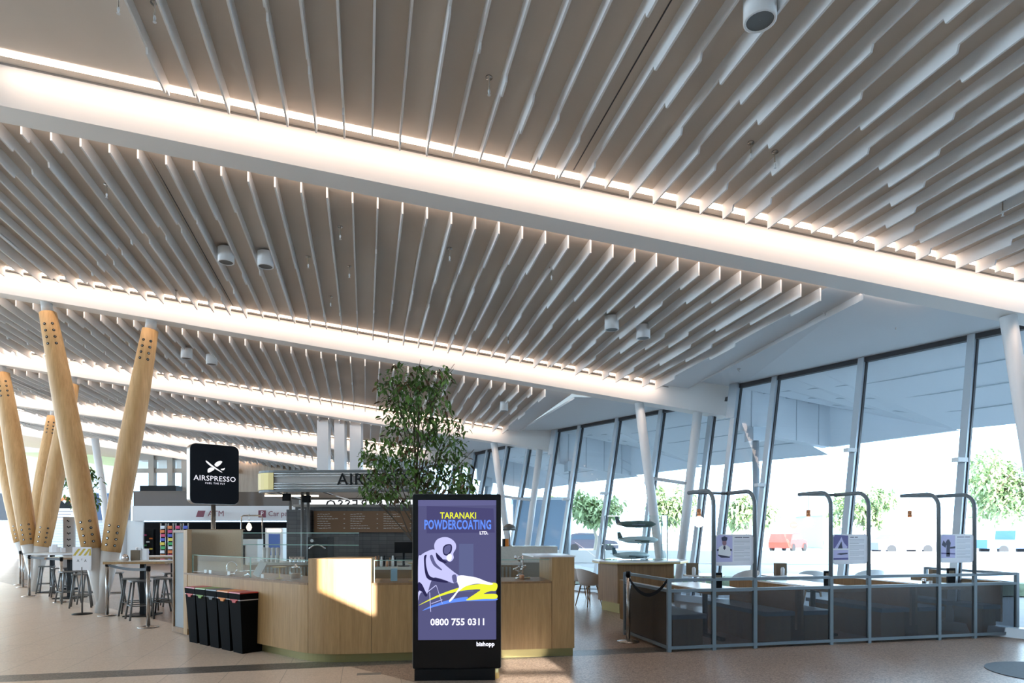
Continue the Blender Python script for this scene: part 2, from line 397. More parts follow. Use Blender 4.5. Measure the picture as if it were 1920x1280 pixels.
# roof lid that closes the building above the ceilings
struct(MB().bbox(-23,20,-9.02,40,7.6,7.8).build('ceiling_6',M_CEIL))
def ceilp(px,py,k,drop):
    b=BE[k+1]; t=(px-960)/F; a=SA+t*CA; e=(HY-py)/F
    f=(b['A']+b['h']-drop-H)/(e+b['B']*a); return W(px,py,f)
def zc_(k,X): return Zb(k+1,X)+BE[k+1]['h']
for px,py,k,rad,ln,lab in ((1425,40,0,.125,.24,'large round white surface-mounted ceiling speaker at the top edge'),(424,492,1,.12,.2,'round white ceiling speaker left of its twin, second bay'),(498,500,1,.12,.2,'white round ceiling speaker right of its twin, second bay'),
        (1147,618,1,.12,.2,'round white ceiling speaker among baffles, left of the pair near the windows'),(1206,634,1,.12,.2,'round white ceiling speaker, right of the pair near the windows'),(350,672,2,.12,.2,'small white ceiling speaker above the right pine column, left one'),(397,683,2,.12,.2,'small white ceiling speaker above the right pine column, right one'),(945,770,2,.1,.2,'white ceiling speaker beside the baffles above the tree')):
    p=ceilp(px,py,k,ln); t=thing('ceiling_speaker',lab,'speaker',(p.x,p.y,zc_(k,p.x)-.0))
    MB().lathe([(rad,.02),(rad,-ln),(rad*.84,-ln-.004),(rad*.82,-ln+.01)],24,cap=False).build('housing',M_WHITE,t,world=False)
    MB().lathe([(.001,-ln+.006),(rad*.83,-ln+.004)],24,cap=False).build('grille',M_STEELD,t,world=False)
sp=0
for px,py,k in ((917,175,0),(290,38,0),(222,22,0),(1408,295,0),(1453,312,0),(1880,402,0),(200,368,1),(638,446,1),(843,486,1),(1034,522,1),(620,572,1),(953,642,1),(655,518,1),(578,500,1),(330,560,1)):
    p=ceilp(px,py,k,.16); sp+=1
    t=thing('sprinkler_head','small pale drop sprinkler with round plate between ceiling baffles','sprinkler',(p.x,p.y,zc_(k,p.x)),0,'drop sprinklers between the baffles')
    MB().lathe([(.035,0),(.035,-.012),(.006,-.014),(.006,-.13)],12).build('drop_pipe',M_STEEL,t,world=False)
    MB().lathe([(.008,-.12),(.013,-.14),(.006,-.17),(.016,-.175),(.016,-.18)],10).build('nozzle',M_WHITE,t,world=False)
for px,py in ((1547,584),(1680,611),(1386,692)):
    f=(4.95-H)*F/(HY-py); p=W(px,py,f)
    o=MB().lathe([(.035,.03),(.035,-.02),(.012,-.03),(.012,-.06)],12).build('sprinkler_head',M_WHITE); o.location=p
    tag(o,'tiny sprinkler on the flat bluish ceiling panel by the windows','sprinkler','flush sprinklers near the windows')
# ------------------------------------------------------------------ facade on the right
LEAN=.93
mull={1:[.0,.93,2.73,4.53,6.1],2:[.0,1.0,2.47,3.96,5.47],3:[.0,1.0,2.4,3.8,5.3],4:[0,1.1,2.5,3.9,5.4],5:[0,1.2,2.6,4,5.4],0:[1.8*i for i in range(11)]}
for k in range(6):
    (x0,y0),(x1,y1),hz=HD[k]; d=Vector((x1-x0,y1-y0,0)); L=d.length; d.normalize(); nrm=Vector((-d.y,d.x,0)); 
    if nrm.x<0: nrm=-nrm
    top0=Vector((x0,y0,hz)); 
    root=sroot('window_%d'%(k+1),'outward leaning glazed wall panel section between ceiling beams',(x0-nrm.x*LEAN,y0-nrm.y*LEAN,0))
    slope=LEAN/hz
    def pt(u,z,o=0.0): return top0+d*u-nrm*((hz-z)*slope)+Vector((0,0,z-hz))+nrm*o
    U=[u for u in mull[k] if u<=L+.3]; 
    for u in U:
        w=.055; dp=.17
        m=MB().hexa([pt(u-w,-.03,-.02),pt(u+w,-.03,-.02),pt(u+w,-.03,-dp),pt(u-w,-.03,-dp)],[pt(u-w,hz+.02,-.02),pt(u+w,hz+.02,-.02),pt(u+w,hz+.02,-dp),pt(u-w,hz+.02,-dp)])
        m.build('mullion',M_MULL,root)
        m=MB().hexa([pt(u+w,-.03,-.02),pt(u+w+.02,-.03,-.02),pt(u+w+.02,-.03,-.09),pt(u+w,-.03,-.09)],[pt(u+w,hz-.02,-.02),pt(u+w+.02,hz-.02,-.02),pt(u+w+.02,hz-.02,-.09),pt(u+w,hz-.02,-.09)])
        m.build('glazing_seal',M_MULLD,root)
    MB().hexa([pt(-.1,hz-.07,-.02),pt(L+.1,hz-.07,-.02),pt(L+.1,hz-.07,-.13),pt(-.1,hz-.07,-.13)],[pt(-.1,hz+.03,-.02),pt(L+.1,hz+.03,-.02),pt(L+.1,hz+.03,-.13),pt(-.1,hz+.03,-.13)]).build('head_frame',M_MULLD,root)
    MB().hexa([pt(-.1,-.02,0),pt(L+.1,-.02,0),pt(L+.1,-.02,-.22),pt(-.1,-.02,-.22)],[pt(-.1,.14,0),pt(L+.1,.14,0),pt(L+.1,.14,-.22),pt(-.1,.14,-.22)]).build('sill',M_MULL,root)
    for i in range(len(U)-1):
        MB().quad(pt(U[i],.1,-.03),pt(U[i+1],.1,-.03),pt(U[i+1],hz,-.03),pt(U[i],hz,-.03)).build('pane',M_GL,root)
    # step panel between header heights
    if k in (1,2,3,4):
        MB().hexa([pt(-.16,hz-.75,-.03),pt(.06,hz-.75,-.03),pt(.06,hz-.75,-.2),pt(-.16,hz-.75,-.2)],[pt(-.16,hz+.05,-.03),pt(.06,hz+.05,-.03),pt(.06,hz+.05,-.2),pt(-.16,hz+.05,-.2)]).build('corner_post',M_MULL,root)
    if k in (1,2,3):
        # canopy outside: warped soffit and downstand
        A=Vector((x0,y0,hz-.05)); B=Vector((x1,y1,hz-.05)); D=A+Vector((2.25,-.12,-.34)); K=Vector((D.x,D.y,hz-1.33)); N1=K+d*2.6; N1.z=hz-1.27; N2=K+d*(L+.3); N2.z=hz-1.27
        can=thing('outdoor_canopy',{1:'pale boarded soffit of the outdoor canopy nearest the camera',2:'outdoor canopy soffit beyond the second beam, seen through glass',3:'farthest outdoor canopy soffit seen between white braces'}[k],'canopy',(A.x,A.y,A.z))
        m=MB(); n=10
        for i in range(n):
            s0,s1=i/n,(i+1)/n
            def inner(s): return A.lerp(B,s)
            def outer(s):
                u=s*(L+.3)
                return D.lerp(N1,u/2.6) if u<2.6 else N1.lerp(N2,(u-2.6)/(L+.3-2.6))
            m.quad(inner(s0),inner(s1),outer(s1),outer(s0))
            m.quad(inner(s0)+Vector((0,0,.25)),inner(s1)+Vector((0,0,.25)),outer(s1)+Vector((0,0,.25)),outer(s0)+Vector((0,0,.25)))
        m.build('soffit',M_CANOPY,can)
        for q in range(1,4):
            a_=A.lerp(D,q/4)-Vector((0,0,.006)); b_=B.lerp(N2,q/4)-Vector((0,0,.006)); 
            pts=[(inner(s/8).lerp(outer(s/8),q/4)-Vector((0,0,.008))) for s in range(9)]
            MB().tube(pts,.012,4).build('soffit_joint',M_MULL,can)
        A2=A+Vector((0,.02,-.95)); 
        MB().hexa([A,D,K,A2],[A+Vector((0,.25,0)),D+Vector((0,.25,0)),K+Vector((0,.25,0)),A2+Vector((0,.25,0))]).build('downstand',M_CANOPY,can)
        MB().add([D,N1,K,D+nrm*.1,N1+nrm*.1,K+nrm*.1],[(0,1,2),(3,5,4),(0,3,4,1),(1,4,5,2),(2,5,3,0)]).build('edge_fascia',M_CANOPY,can)
        for q in range(4):
            s=(.12+.25*q); p0=A.lerp(D,s)+Vector((0,-.008,0)); p1=A2.lerp(K,s)+Vector((0,-.008,0)); MB().tube([p0,p1],.006,4).build('fascia_joint',M_MULL,can)
        pc=A+Vector((.35,-.05,-1.15)); pb=Vector((pc.x-.35,pc.y-.6,0))
        post=thing('canopy_post',{1:'pale blue-grey leaning outdoor post under the nearest canopy',2:'leaning outdoor canopy post beyond second beam end',3:'leaning outdoor post behind far white braces'}[k],'post',pb)
        MB().tube([pb,pc],.075,14).build('shaft',M_MULL,post)
        MB().box(pc+Vector((.0,0,.1)),(.34,.34,.3)).build('head_box',M_MULL,post)
    # little openers on mullions
    for u,zz in ({1:[(.93,2.55),(2.73,3.1),(4.53,2.75)],2:[(1.0,2.5),(2.47,2.6),(3.96,2.8)]}.get(k,[])):
        o=MB().box((0,0,0),(.2,.12,.07)).build('sensor_box',M_WHITE); o.location=pt(u,zz,-.24)
        tag(o,'small white sensor box fixed to a leaning window mullion','sensor','sensors on the window mullions')
# ------------------------------------------------------------------ white V columns on the window side
def vcol(label,base,tops,rad,bars,mat_=M_WHITE):
    t=thing('braced_column',label,'column',base)
    for q,tp in enumerate(tops):
        b_=Vector(base)+Vector((.14*(-1 if q==0 else 1),0,0))
        MB().tube([b_,Vector(base)*.5+Vector(tp)*.5+Vector((.07*(-1 if q==0 else 1),0,0)),tp],rad,18,rs=[rad*.8,rad,rad]).build('strut',mat_,t)
    for s in bars:
        a=Vector(base).lerp(Vector(tops[0]),s); c=Vector(base).lerp(Vector(tops[1]),s); MB().tube([a,c],.04,10).build('cross_bar',mat_,t)
    return t
def onb(k,px,z=None,dc=.17):   # point on beam k's plane at pixel column px
    t=(px-960)/F; a=SA+t*CA; c=CA-t*SA; f=(BE[k]['C']+dc)/(c+SK*a); X=a*f; return Vector((X,c*f,Zb(k,X)+.01 if z is None else z))
vcol('white steel V column under the second beam end, beside the booths',onb(2,1258,0),[onb(2,1198),onb(2,1308)],.105,[.62])
vcol('white steel V column under the third beam, right of the tall screen',onb(3,972,0),[onb(3,926),onb(3,1012)],.1,[.22,.62])
vcol('far slender white V column behind the tree',onb(4,880,0),[onb(4,862),onb(4,925)],.1,[.5])
t=thing('braced_column','white steel column leaning at the right picture edge',"column",onb(1,1985,0))
b_=onb(1,1985,0); tp=onb(1,1890); MB().tube([b_,tp],.105,20).build('strut',M_WHITE,t)
# far white columns left
for px,lab in ((180,'slim leaning white far column left of the right pine leg'),):
    t=thing('steel_column',lab,'column',W(212,1050,30)); MB().tube([RF((212-960)/F*30,30,0),W(178,822,30)],.16,14).build('shaft',M_WHITE,t)
t=thing('steel_column','upright white far column behind the right pine leg','column',RF((232-960)/F*31,31,0)); MB().tube([RF((232-960)/F*31,31,0),W(232,815,31)],.14,14).build('shaft',M_WHITE,t)
# three white posts behind the cafe
for i,(a,c) in enumerate(((597,618),(629,648),(658,679))):
    f=19.6; p=RF(((a+c)/2-960)/F*f,f,0); w=(c-a)/F*f; top=4.97
    o=MB().box((0,0,top/2),(w,.3,top)).build('white_post',M_WHITE); o.location=p; o.rotation_euler=(0,0,-AL)
    tag(o,['leftmost','middle','rightmost'][i]+' of three square white posts behind the cafe canopy','post','white posts behind the cafe')
# ------------------------------------------------------------------ pine V columns
def bolt_mb(m,c,ax,r=.022):
    m.tube([c-ax*.01,c+ax*.006],r,10)
def pine(label,base,tops,k,r0=.17,cap=M_SHOE):
    t=thing('timber_column',label,'column',base)
    for q,tp in enumerate(tops):
        B=Vector(base)+Vector((-.035*(1 if q else -1),0,0)); T_=Vector(tp); ax=(T_-B)
        lo=B.lerp(T_,.205); hi=B.lerp(T_,.965)
        MB().tube([B,lo],.13,22,rs=[.085,r0*.97]).build('steel_shoe',M_SHOE,t)
        leg=MB().tube([lo.lerp(hi,s) for s in (0,.12,.3,.5,.7,.88,1)],.2,26,rs=[r0,r0*1.1,r0*1.18,r0*1.2,r0*1.12,r0*.98,r0*.86]).build('timber_leg',M_LOG,t)
        MB().tube([hi,T_+Vector((0,0,.05))],.1,18).build('top_bracket',cap,t)
        axn=ax.normalized(); view=(Vector((0,0,H))-lo); view=(view-axn*view.dot(axn)).normalized(); side=axn.cross(view).normalized()
        for s0,rr in ((.028,1.02),(.86,.97)):
            for i in range(4):
                for j in (-1,1):
                    c0=lo.lerp(hi,s0+i*.028)
                    ang=.42*j+(-.15)
                    dr=(view*math.cos(ang)+side*math.sin(ang)).normalized()
                    rad=r0*(1.0+ (.1*i*.23 if s0<.5 else -.02*i+.0))
                    ring=MB(); bolt_mb(ring,c0+dr*rad*(1.0 if s0<.5 else .98),dr,.026); ring.build('bolt_hole',M_BLK2,leg)
                    ring=MB(); bolt_mb(ring,c0+dr*(rad+.008)*(1.0 if s0<.5 else .98),dr,.013); ring.build('bolt',M_STEEL,leg)
    return t
pine('big round pine V column on white steel feet, nearest of the timber columns',G(191,1149),[onb(2,86),onb(2,285)],2)
pine('second round pine V column, behind and left of the nearest one',G(66,1108),[onb(3,2),onb(3,138)],3,.19)
pine('third pine V column, farthest left, partly behind the second',G(52,1086),[onb(4,-15),onb(4,101)],4,.2)
# ------------------------------------------------------------------ kiosk counter
d1=Vector((.62,-.785,0)); P0=Vector((-2.62,10.61,0)); I=Vector((-.56,8.0,0)); d2=Vector((.9968,-.0797,0)); P1=Vector((2.57,7.757,0))
n1=Vector((.785,.62,0))   # into the kiosk from the left face
def arc(I,r,n=8):
    th=math.acos(d1.dot(d2)); tl=r*math.tan(th/2); a=I-d1*tl; cen=a+Vector((-d1.y,d1.x,0))*r
    pts=[]
    for i in range(n+1):
        v=(a-cen); ang=th*i/n; c,s=math.cos(ang),math.sin(ang); pts.append(cen+Vector((v.x*c-v.y*s,v.x*s+v.y*c,0)))
    return pts
ARC=arc(I,.75,10)
def off(path,o):  # shift path to the right of travel (outwards, towards camera)
    m=MB(); res=[]
    L=path
    for i,p in enumerate(L):
        a=(L[i]-L[i-1]).normalized() if i>0 else (L[1]-L[0]).normalized(); c=(L[i+1]-L[i]).normalized() if i<len(L)-1 else a
        tt=(a+c).normalized(); nn=Vector((tt.y,-tt.x,0)); res.append(p+nn*o)
    return res
front_x=lambda X:Vector((X,8.0-.0797/.9968*(X+.56),0))
cnt=thing('cafe_counter','long oak veneered cafe counter with rounded corner behind the tall screen','counter',(0,8.3,0))
full=[P0]+ARC+[P1]
MB().ribbon(full,.5,0,.11).build('plinth',M_BRASS,cnt)
lowL=off([P0]+ARC[:4],.07)
MB().ribbon(lowL,.06,.11,.93).build('oak_front',M_OAK,cnt)
midp=off([front_x(.08),front_x(2.28)],.07)
MB().ribbon(midp,.06,.11,.93).build('oak_front',M_OAK,cnt)
blk=off(ARC[3:]+[front_x(.075)],.07)
MB().ribbon(blk,.62,.11,1.25).build('raised_block',M_OAK,cnt)
endb=off([front_x(2.285),front_x(2.57)],.07)
MB().ribbon(endb,.85,.11,1.255).build('end_block',M_OAK,cnt)
MB().ribbon(off([front_x(2.05),front_x(2.58)],.08),.9,1.255,1.275).build('end_top',M_TABW,cnt)
MB().ribbon(off([P0]+ARC[:4],.06),.72,.895,.925).build('shadow_strip',M_BLK2,cnt)  # black band stands in for the shade below the worktop
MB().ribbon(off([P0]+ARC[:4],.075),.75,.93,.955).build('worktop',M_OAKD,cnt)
MB().ribbon(off([front_x(.08),front_x(2.28)],.065),.72,.90,.925).build('shadow_strip',M_BLK2,cnt)  # same black band for the shade, lower counter
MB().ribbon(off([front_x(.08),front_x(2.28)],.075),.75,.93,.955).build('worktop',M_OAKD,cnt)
# left end: framed glass return and tall end board
E0=P0-d1*.45
m=MB().ribbon(off([E0,E0+d1*.45],.05),.05,.02,.1).ribbon(off([E0,E0+d1*.03],.05),.05,.1,1.6).ribbon(off([E0,E0+d1*.45],.05),.05,1.56,1.6); m.build('return_frame',M_OAKD,cnt)
MB().ribbon(off([E0+d1*.04,E0+d1*.44],.03),.012,.1,1.56).build('return_glass',M_FROST,cnt)
MB().ribbon(off([P0-d1*.02,P0+d1*.1],.075),.07,.02,1.6).build('end_board',M_OAK,cnt)
def pane(label,path,z0,z1,group=None,inner=.012):
    t=thing('display_guard',label,'glass',(path[0].x,path[0].y,z0),0,group)
    MB().ribbon(path,.01,z0,z1).build('glass_pane',M_DGL,t)
    MB().ribbon(path,.012,z1,z1+.008).build('glass_edge',M_EDGE,t)
    MB().ribbon([path[0],path[0]+(path[1]-path[0]).normalized()*.01],.012,z0,z1).build('glass_edge',M_EDGE,t)
    return t
pl=off([P0]+ARC[:4],.0)
q1=pl[0]+d1*.1; q2=pl[0]+d1*1.75
pane('left half of the clear glass cake display on the oak counter',[q1,q2],.956,1.22)
pane('right half of the glass cake display, left of the raised oak block',[q2+d1*.02,pl[1],pl[2],pl[3]],.956,1.22)
pane('clear glass display left of the tall screen, on the lower counter',off([front_x(.1),front_x(1.1)],-.02),.956,1.22)
pane('clear glass display right of the tall screen, on the lower counter',off([front_x(1.12),front_x(2.27)],-.02),.956,1.22)
MB2=MB
t=thing('glass_screen','tall clear sneeze guard standing behind the raised oak block','glass',front_x(-.6)+Vector((0,.75,1.25)))
a_,c_=W(455,1022,9.4),W(672,1022,8.9)
MB().ribbon([Vector((a_.x,a_.y,0)),Vector((c_.x,c_.y,0))],.01,1.0,1.54).build('glass_pane',M_DGL,t)
for zz in (1.55,1.38): MB().ribbon([Vector((a_.x,a_.y,0)),Vector((c_.x,c_.y,0))],.014,zz,zz+.012).build('glass_edge',M_EDGE,t)
# fabric panel
t=thing('pinboard_panel','beige woven panel standing behind the left glass display','panel',W(357,1042,10.0))
a_,c_=W(352,1042,10.1),W(452,1042,9.9)
MB().ribbon([Vector((a_.x,a_.y,0)),Vector((c_.x,c_.y,0))],.05,.955,1.6).build('board',M_FABR,t)
MB().ribbon([Vector((a_.x,a_.y,0))-Vector((.02,0,0)),Vector((c_.x,c_.y,0))+Vector((.02,0,0))],.06,1.6,1.615).build('cap_strip',M_OAKD,t)
# back-bench, inner walls
kb=thing('back_bench','oak and steel back bench inside the cafe kiosk','bench',RF(-2.2,11.3))
RZ=-AL
M_RIB=mat('ribbed_panel',(150,140,126),.6)
MB().box(RF(-2.2,11.4,.5),(4.6,.7,1.0),RZ).build('bench_body',M_OAKD,kb)
MB().box(RF(-2.2,11.4,1.02),(4.7,.75,.04),RZ).build('bench_top',M_STONE,kb)
m=MB()
for i in range(70): m.box(RF(-4.4+.0633*i,11.03,.72),(.03,.02,.5),RZ)
m.build('ribbed_front',M_RIB,kb)
M_TILES=bpy.data.materials.new('grey_wall_tiles'); M_TILES.use_nodes=True
nt=M_TILES.node_tree; bt=nt.nodes.new('ShaderNodeTexBrick'); tc=nt.nodes.new('ShaderNodeTexCoord'); mp=nt.nodes.new('ShaderNodeMapping'); mp.inputs['Rotation'].default_value=(R(90),0,0)
bt.inputs['Color1'].default_value=lin((92,90,90)); bt.inputs['Color2'].default_value=lin((78,76,77)); bt.inputs['Mortar'].default_value=lin((56,56,56)); bt.inputs['Scale'].default_value=3.2; bt.inputs['Mortar Size'].default_value=.012; bt.offset=0
nt.links.new(tc.outputs['Object'],mp.inputs[0]); nt.links.new(mp.outputs[0],bt.inputs['Vector']); nt.links.new(bt.outputs['Color'],nt.nodes['Principled BSDF'].inputs['Base Color']); nt.nodes['Principled BSDF'].inputs['Roughness'].default_value=.35
kw=thing('kiosk_wall','dark grey tiled service wall under the cafe canopy','wall',RF(-2.75,12.6),RZ)
x0=(542-840)/F*12.6
MB().box((0,0,1.05),(2.95,.25,2.1)).build('tiled_core',M_TILES,kw,world=False)
MB().box((-.0,-.14,1.05),(2.97,.02,.04)).build('trim_line',M_GREY,kw,world=False)
MB().box((-.0,-.14,2.08),(3.0,.05,.05)).build('trim_line',M_GREYSL,kw,world=False)
# menu board
mb_=thing('menu_board','long brown menu board with white handwritten lines on the tiled wall','menu',W(680,997,12.4),RZ)
wM=(772-590)/F*12.4
MB().box((0,0,.2),(wM,.04,.41)).build('board',M_MENU,mb_,world=False)
m=MB(); random.seed(3)
for c in range(3):
    for i in range(7):
        x=-wM/2+.07+c*.64; z=.345-i*.045; wd=random.uniform(.18,.4); y=-.024
        xx=x
        while xx<x+wd:
            s=random.uniform(.02,.06); m.box((xx+s/2,y,z+random.uniform(-.004,.004)),(s,.004,.009)); xx+=s+.012
        if i%2==0: m.box((x+.52,y,z),(.025,.004,.01))
m.build('handwriting',M_CHALK,mb_,world=False)
# canopy
cp=thing('cafe_canopy','slatted metal canopy ring with dark cafe lettering above the kiosk','canopy',RF(-2.9,12.0,2.3))
def rr(path_rf,rad,n=6):
    out=[]; m=len(path_rf)
    P=[RF(*p) for p in path_rf]
    for i in range(m):
        a,b_,c=P[i-1],P[i],P[(i+1)%m]; u=(a-b_).normalized(); v=(c-b_).normalized()
        half=math.acos(max(-1,min(1,u.dot(v))))/2; tl=rad/math.tan(half); p=b_+u*tl; q=b_+v*tl
        cen=b_+(u+v).normalized()*(rad/math.sin(half))
        a0=(p-cen);a1=(q-cen)
        for j in range(n+1):
            s=j/n; w=a0.normalized().slerp(a1.normalized(),s); out.append(cen+w*rad)
    return out
fC=11.6
rect=[(-4.72,fC+.15),(-1.4,fC-.08),(-1.75,14.6),(-5.2,14.6)]
ringp=rr(rect,.45); ringc=ringp+[ringp[0]]
for z0,z1,nm,mt in ((2.66,2.70,'top_edge',M_STEELD),(2.30,2.34,'bottom_edge',M_STEELD)):
    MB().ribbon(ringc,.14,z0,z1).build(nm,mt,cp)
for z0 in (2.36,2.405,2.45,2.585,2.63):
    MB().ribbon([p for p in ringc],.03,z0,z0+.016).build('slat',M_STEEL,cp)
MB().ribbon([p+Vector((0,0,0)) for p in off(ringc,-.035)],.02,2.34,2.66).build('back_panel',mat('canopy_back_panel',(196,192,188),.6),cp)
brass=[p for p in ringp if p.x<RF(-4.2,12,0).x and (p-RF(-4.72,fC+.15)).length<.9][:9]
bp_=off(ringp[0:7],.012); MB().ribbon(bp_,.02,2.345,2.655).build('brass_panel',M_BRASSP,cp)
lx=thing('dummy','x','x'); bpy.data.objects.remove(lx)
pa,pb_=RF(-4.72,fC+.15),RF(-1.4,fC-.08); dr=(pb_-pa).normalized(); ang=math.atan2(dr.y,dr.x)
def cansign(px0,px1,f,z,s,flip=False,parent=cp):
    pass
txtc=W(722,897,fC-.02); Mi=mat4(cp).inverted()
text('AIRSPRESSO',.30,M_BLK2,cp,Mi@T(txtc.x,txtc.y-.03,2.515,ang),'lettering',.01,sx=.98,space=1.15,bold=.001)
pc_=RF(-3.3,14.46,2.5); text('AIRSPRESSO',.30,M_BLK2,cp,Mi@T(pc_.x,pc_.y,2.18,ang+math.pi),'rear_lettering',.01,space=1.2)
pA=RF(-4.6,14.55);pB=RF(-1.9,14.55)
MB().ribbon([pA,pB],.02,2.05,2.30).build('rear_light_panel',emis('light_panel_cool',(235,240,245),1.1),cp)
m=MB()
for s in (.1,.35,.6,.85):
    a_=RF(-4.7,fC+.3).lerp(RF(-1.2,fC),s)+Vector((0,0,2.31)); c_=RF(-5.1,14.5).lerp(RF(-1.1,14.5),s)+Vector((0,0,2.31)); m.tube([a_,c_],.02,6)
m.build('cross_rail',M_STEEL,cp)
MB().tube([RF(-4.75,12.3,2.27),RF(-3.75,12.4,2.27)],.018,6).build('led_tube',M_WARM,cp)
for i,px in enumerate((567,578)):
    f=12.0; p=RF((px-960)/F*f,f,0); MB().tube([p,p+Vector((0,0,2.31))],.03,10).build('post',M_STEELD,cp)
p=RF(-1.6,12.0,0); MB().tube([p,p+Vector((0,0,2.31))],.03,10).build('post',M_STEELD,cp)
p=RF(-4.95,14.3,0); MB().tube([p,p+Vector((0,0,2.31))],.03,10).build('post',M_STEELD,cp)
for px,py,lab in ((575,935,'black speaker hanging under the canopy near the posts'),(538,932,'small black spotlight under the canopy left end')):
    p=W(px,py,11.9); tp=Vector((p.x,p.y,2.31)); t=thing('hanging_speaker',lab,'speaker',p)
    MB().box(p,(.15,.12,.13)).build('cabinet',M_BLK2,t); MB().tube([p+Vector((0,0,.06)),tp],.01,6).build('hanger',M_BLK2,t)
# coffee machine, grinder, bits
cm=thing('coffee_machine','dark coffee machine with curved chrome bar behind the sneeze guard','machine',RF((602-960)/F*11.2,11.2,1.04),RZ)
MB().box((0,0,.22),(.34,.4,.44)).build('body',M_BLK2,cm,world=False)
MB().tube([(-.14+.28*s,-.22,.24+.07*math.sin(math.pi*s)) for s in [i/10 for i in range(11)]],.018,8).build('chrome_bar',M_CHROME,cm,world=False)
MB().box((0,-.22,.03),(.34,.14,.03)).build('drip_tray',M_STEEL,cm,world=False)
for i,dx in enumerate((-.09,)): MB().tube([(dx,-.2,.38),(dx,-.23,.38)],.028,12).build('gauge',M_CHROME,cm,world=False)
mon=thing('till_monitor','black till monitor back behind the counter, beside the tall screen','monitor',RF((757-960)/F*9.9,9.9,1.04),RZ)
MB().box((0,0,.29),(.28,.03,.17)).build('screen_back',M_BLK2,mon,world=False); MB().tube([(0,0,0),(0,0,.22)],.02,8).build('stand',M_BLK2,mon,world=False); MB().lathe([(.09,0),(.09,.01)],16).build('foot',M_BLK2,mon,world=False)
ws=thing('service_bench','stone topped service bench behind the lower counter','bench',RF(-1.5,9.95)); MB().box(RF(-1.6,9.95,.5),(2.6,.5,1.0),RZ).build('body',M_OAKD,ws); MB().box(RF(-1.6,9.95,1.02),(2.64,.54,.04),RZ).build('top',M_STONE,ws)
cups=['stack of white takeaway cups','brown jar of sugar','stack of white saucers','dark bottle of syrup','white jug']
random.seed(5)
cupP=None
for i in range(10):
    px=694+i*5.3; f=9.85+.05*(i%2); p=RF((px-960)/F*f,f,1.04); h=.1+.07*random.random()
    o=MB().lathe([(.018,0),(.02,h*.6),(.012,h*.8),(.012,h)],10).build('syrup_bottle',[M_TABW,M_BLK2,M_COPPER,M_MENU][i%4]); o.location=p
    tag(o,'small bottle in the row on the service bench left of the till','bottle','bottles on the service bench')
for i in range(4):
    px=547+i*7; f=10.9; p=RF((px-960)/F*f,f,1.04)
    o=MB().lathe([(.035,0),(.045,.11),(.042,.11),(.033,.01)],12,cap=False).build('drinking_glass',M_CHROME); o.location=p
    tag(o,'upturned shiny glass in the row behind the glass cake display','glass','glasses on the back bench')
# items in displays
def on_left(s,inw,z=.955): p=P0+d1*s+n1*inw; return Vector((p.x,p.y,z))
def cakestand(label,p,h=.12,r=.1,mt=M_BRASSP):
    t=thing('cake_stand',label,'stand',p); MB().lathe([(.05,0),(.05,.008),(.01,.015),(.01,h-.01),(r,h),(r,h+.008)],18).build('stand_plate',mt,t,world=False); return t
cakestand('gold cake stand in the left display, near the raised block',on_left(2.25,.15),.15,.09)
t=cakestand('low chrome cake stand in the middle of the left display',on_left(1.35,.2),.06,.11,M_CHROME)
for i,(s,iw,lab) in enumerate(((2.55,.2,'glass jar of brown biscuits beside the raised block'),)):
    t=thing('biscuit_jar',lab,'jar',on_left(s,iw)); MB().lathe([(.07,0),(.085,.05),(.08,.12),(.05,.15)],16).build('jar_glass',M_DGL,t,world=False); MB().lathe([(.06,.01),(.065,.08)],12).build('biscuits',M_MENU,t,world=False); MB().lathe([(.055,.15),(.055,.165),(.012,.18),(.015,.2)],14).build('lid',M_CHROME,t,world=False)
t=thing('framed_card','tilted grey framed card leaning in the left glass display','card',on_left(1.7,.12),math.atan2(d1.y,d1.x))
Mx=Matrix.Rotation(R(-25),4,'X')@Matrix.Rotation(R(14),4,'Y')@Matrix.Translation((0,0,.12)); MB().box(None,(.2,.012,.22),M=Mx).build('frame',M_GREYSL,t,world=False); MB().box(None,(.15,.016,.17),M=Mx).build('card',M_FROST,t,world=False)
for s,lab in ((.7,'chrome hoop stand at the far left of the cake display'),): 
    o=MB().tube([(.07*math.cos(a*.5),0,.1+.09*math.sin(a*.5)) for a in range(13)],.008,6).tube([(0,0,0),(0,0,.02)],.05,12).build('hoop_stand',M_CHROME); o.location=on_left(s+.3,.15); tag(o,lab,'stand')
cards=0
for s in (.35,.5,1.05,1.95): 
    o=MB().box((0,0,.025),(.06,.01,.05)).build('price_card',M_PAPER); o.location=on_left(s,.08); o.rotation_euler=(0,0,math.atan2(d1.y,d1.x)); tag(o,'small white price card in the left cake display','card','price cards in the cake display')
def on_front(X,inw,z=.955): p=front_x(X); return Vector((p.x+.08*inw,p.y+inw,z))
t=thing('gift_tin','pale blue and white tin in the display left of the tall screen','tin',on_front(.33,.25)); MB().box((0,0,.08),(.08,.06,.16)).build('tin_body',mat('tin_blue',(150,190,215),.4),t,world=False); MB().box((0,0,.165),(.082,.062,.012)).build('lid',M_TABW,t,world=False)
cakestand('tall gold stand in the display left of the tall screen',on_front(.56,.2),.22,.06)
t=thing('chrome_rack','busy chrome cup rack in the display right of the tall screen','rack',on_front(1.98,.35))
m=MB(); random.seed(11)
for i in range(14): 
    a=Vector((random.uniform(-.1,.1),random.uniform(-.05,.05),random.uniform(.02,.28))); m.tube([a,a+Vector((random.uniform(-.08,.08),0,random.uniform(-.05,.05)))],.012,6)
m.tube([(0,0,0),(0,0,.3)],.012,6); m.tube([(-.1,0,.01),(.1,0,.01)],.02,6); m.build('rack_arms',M_CHROME,t,world=False)
MB().lathe([(.03,.0),(.035,.05),(.02,.06)],10,c=(-.03,-.08,0)).build('copper_cup',M_COPPER,t,world=False)
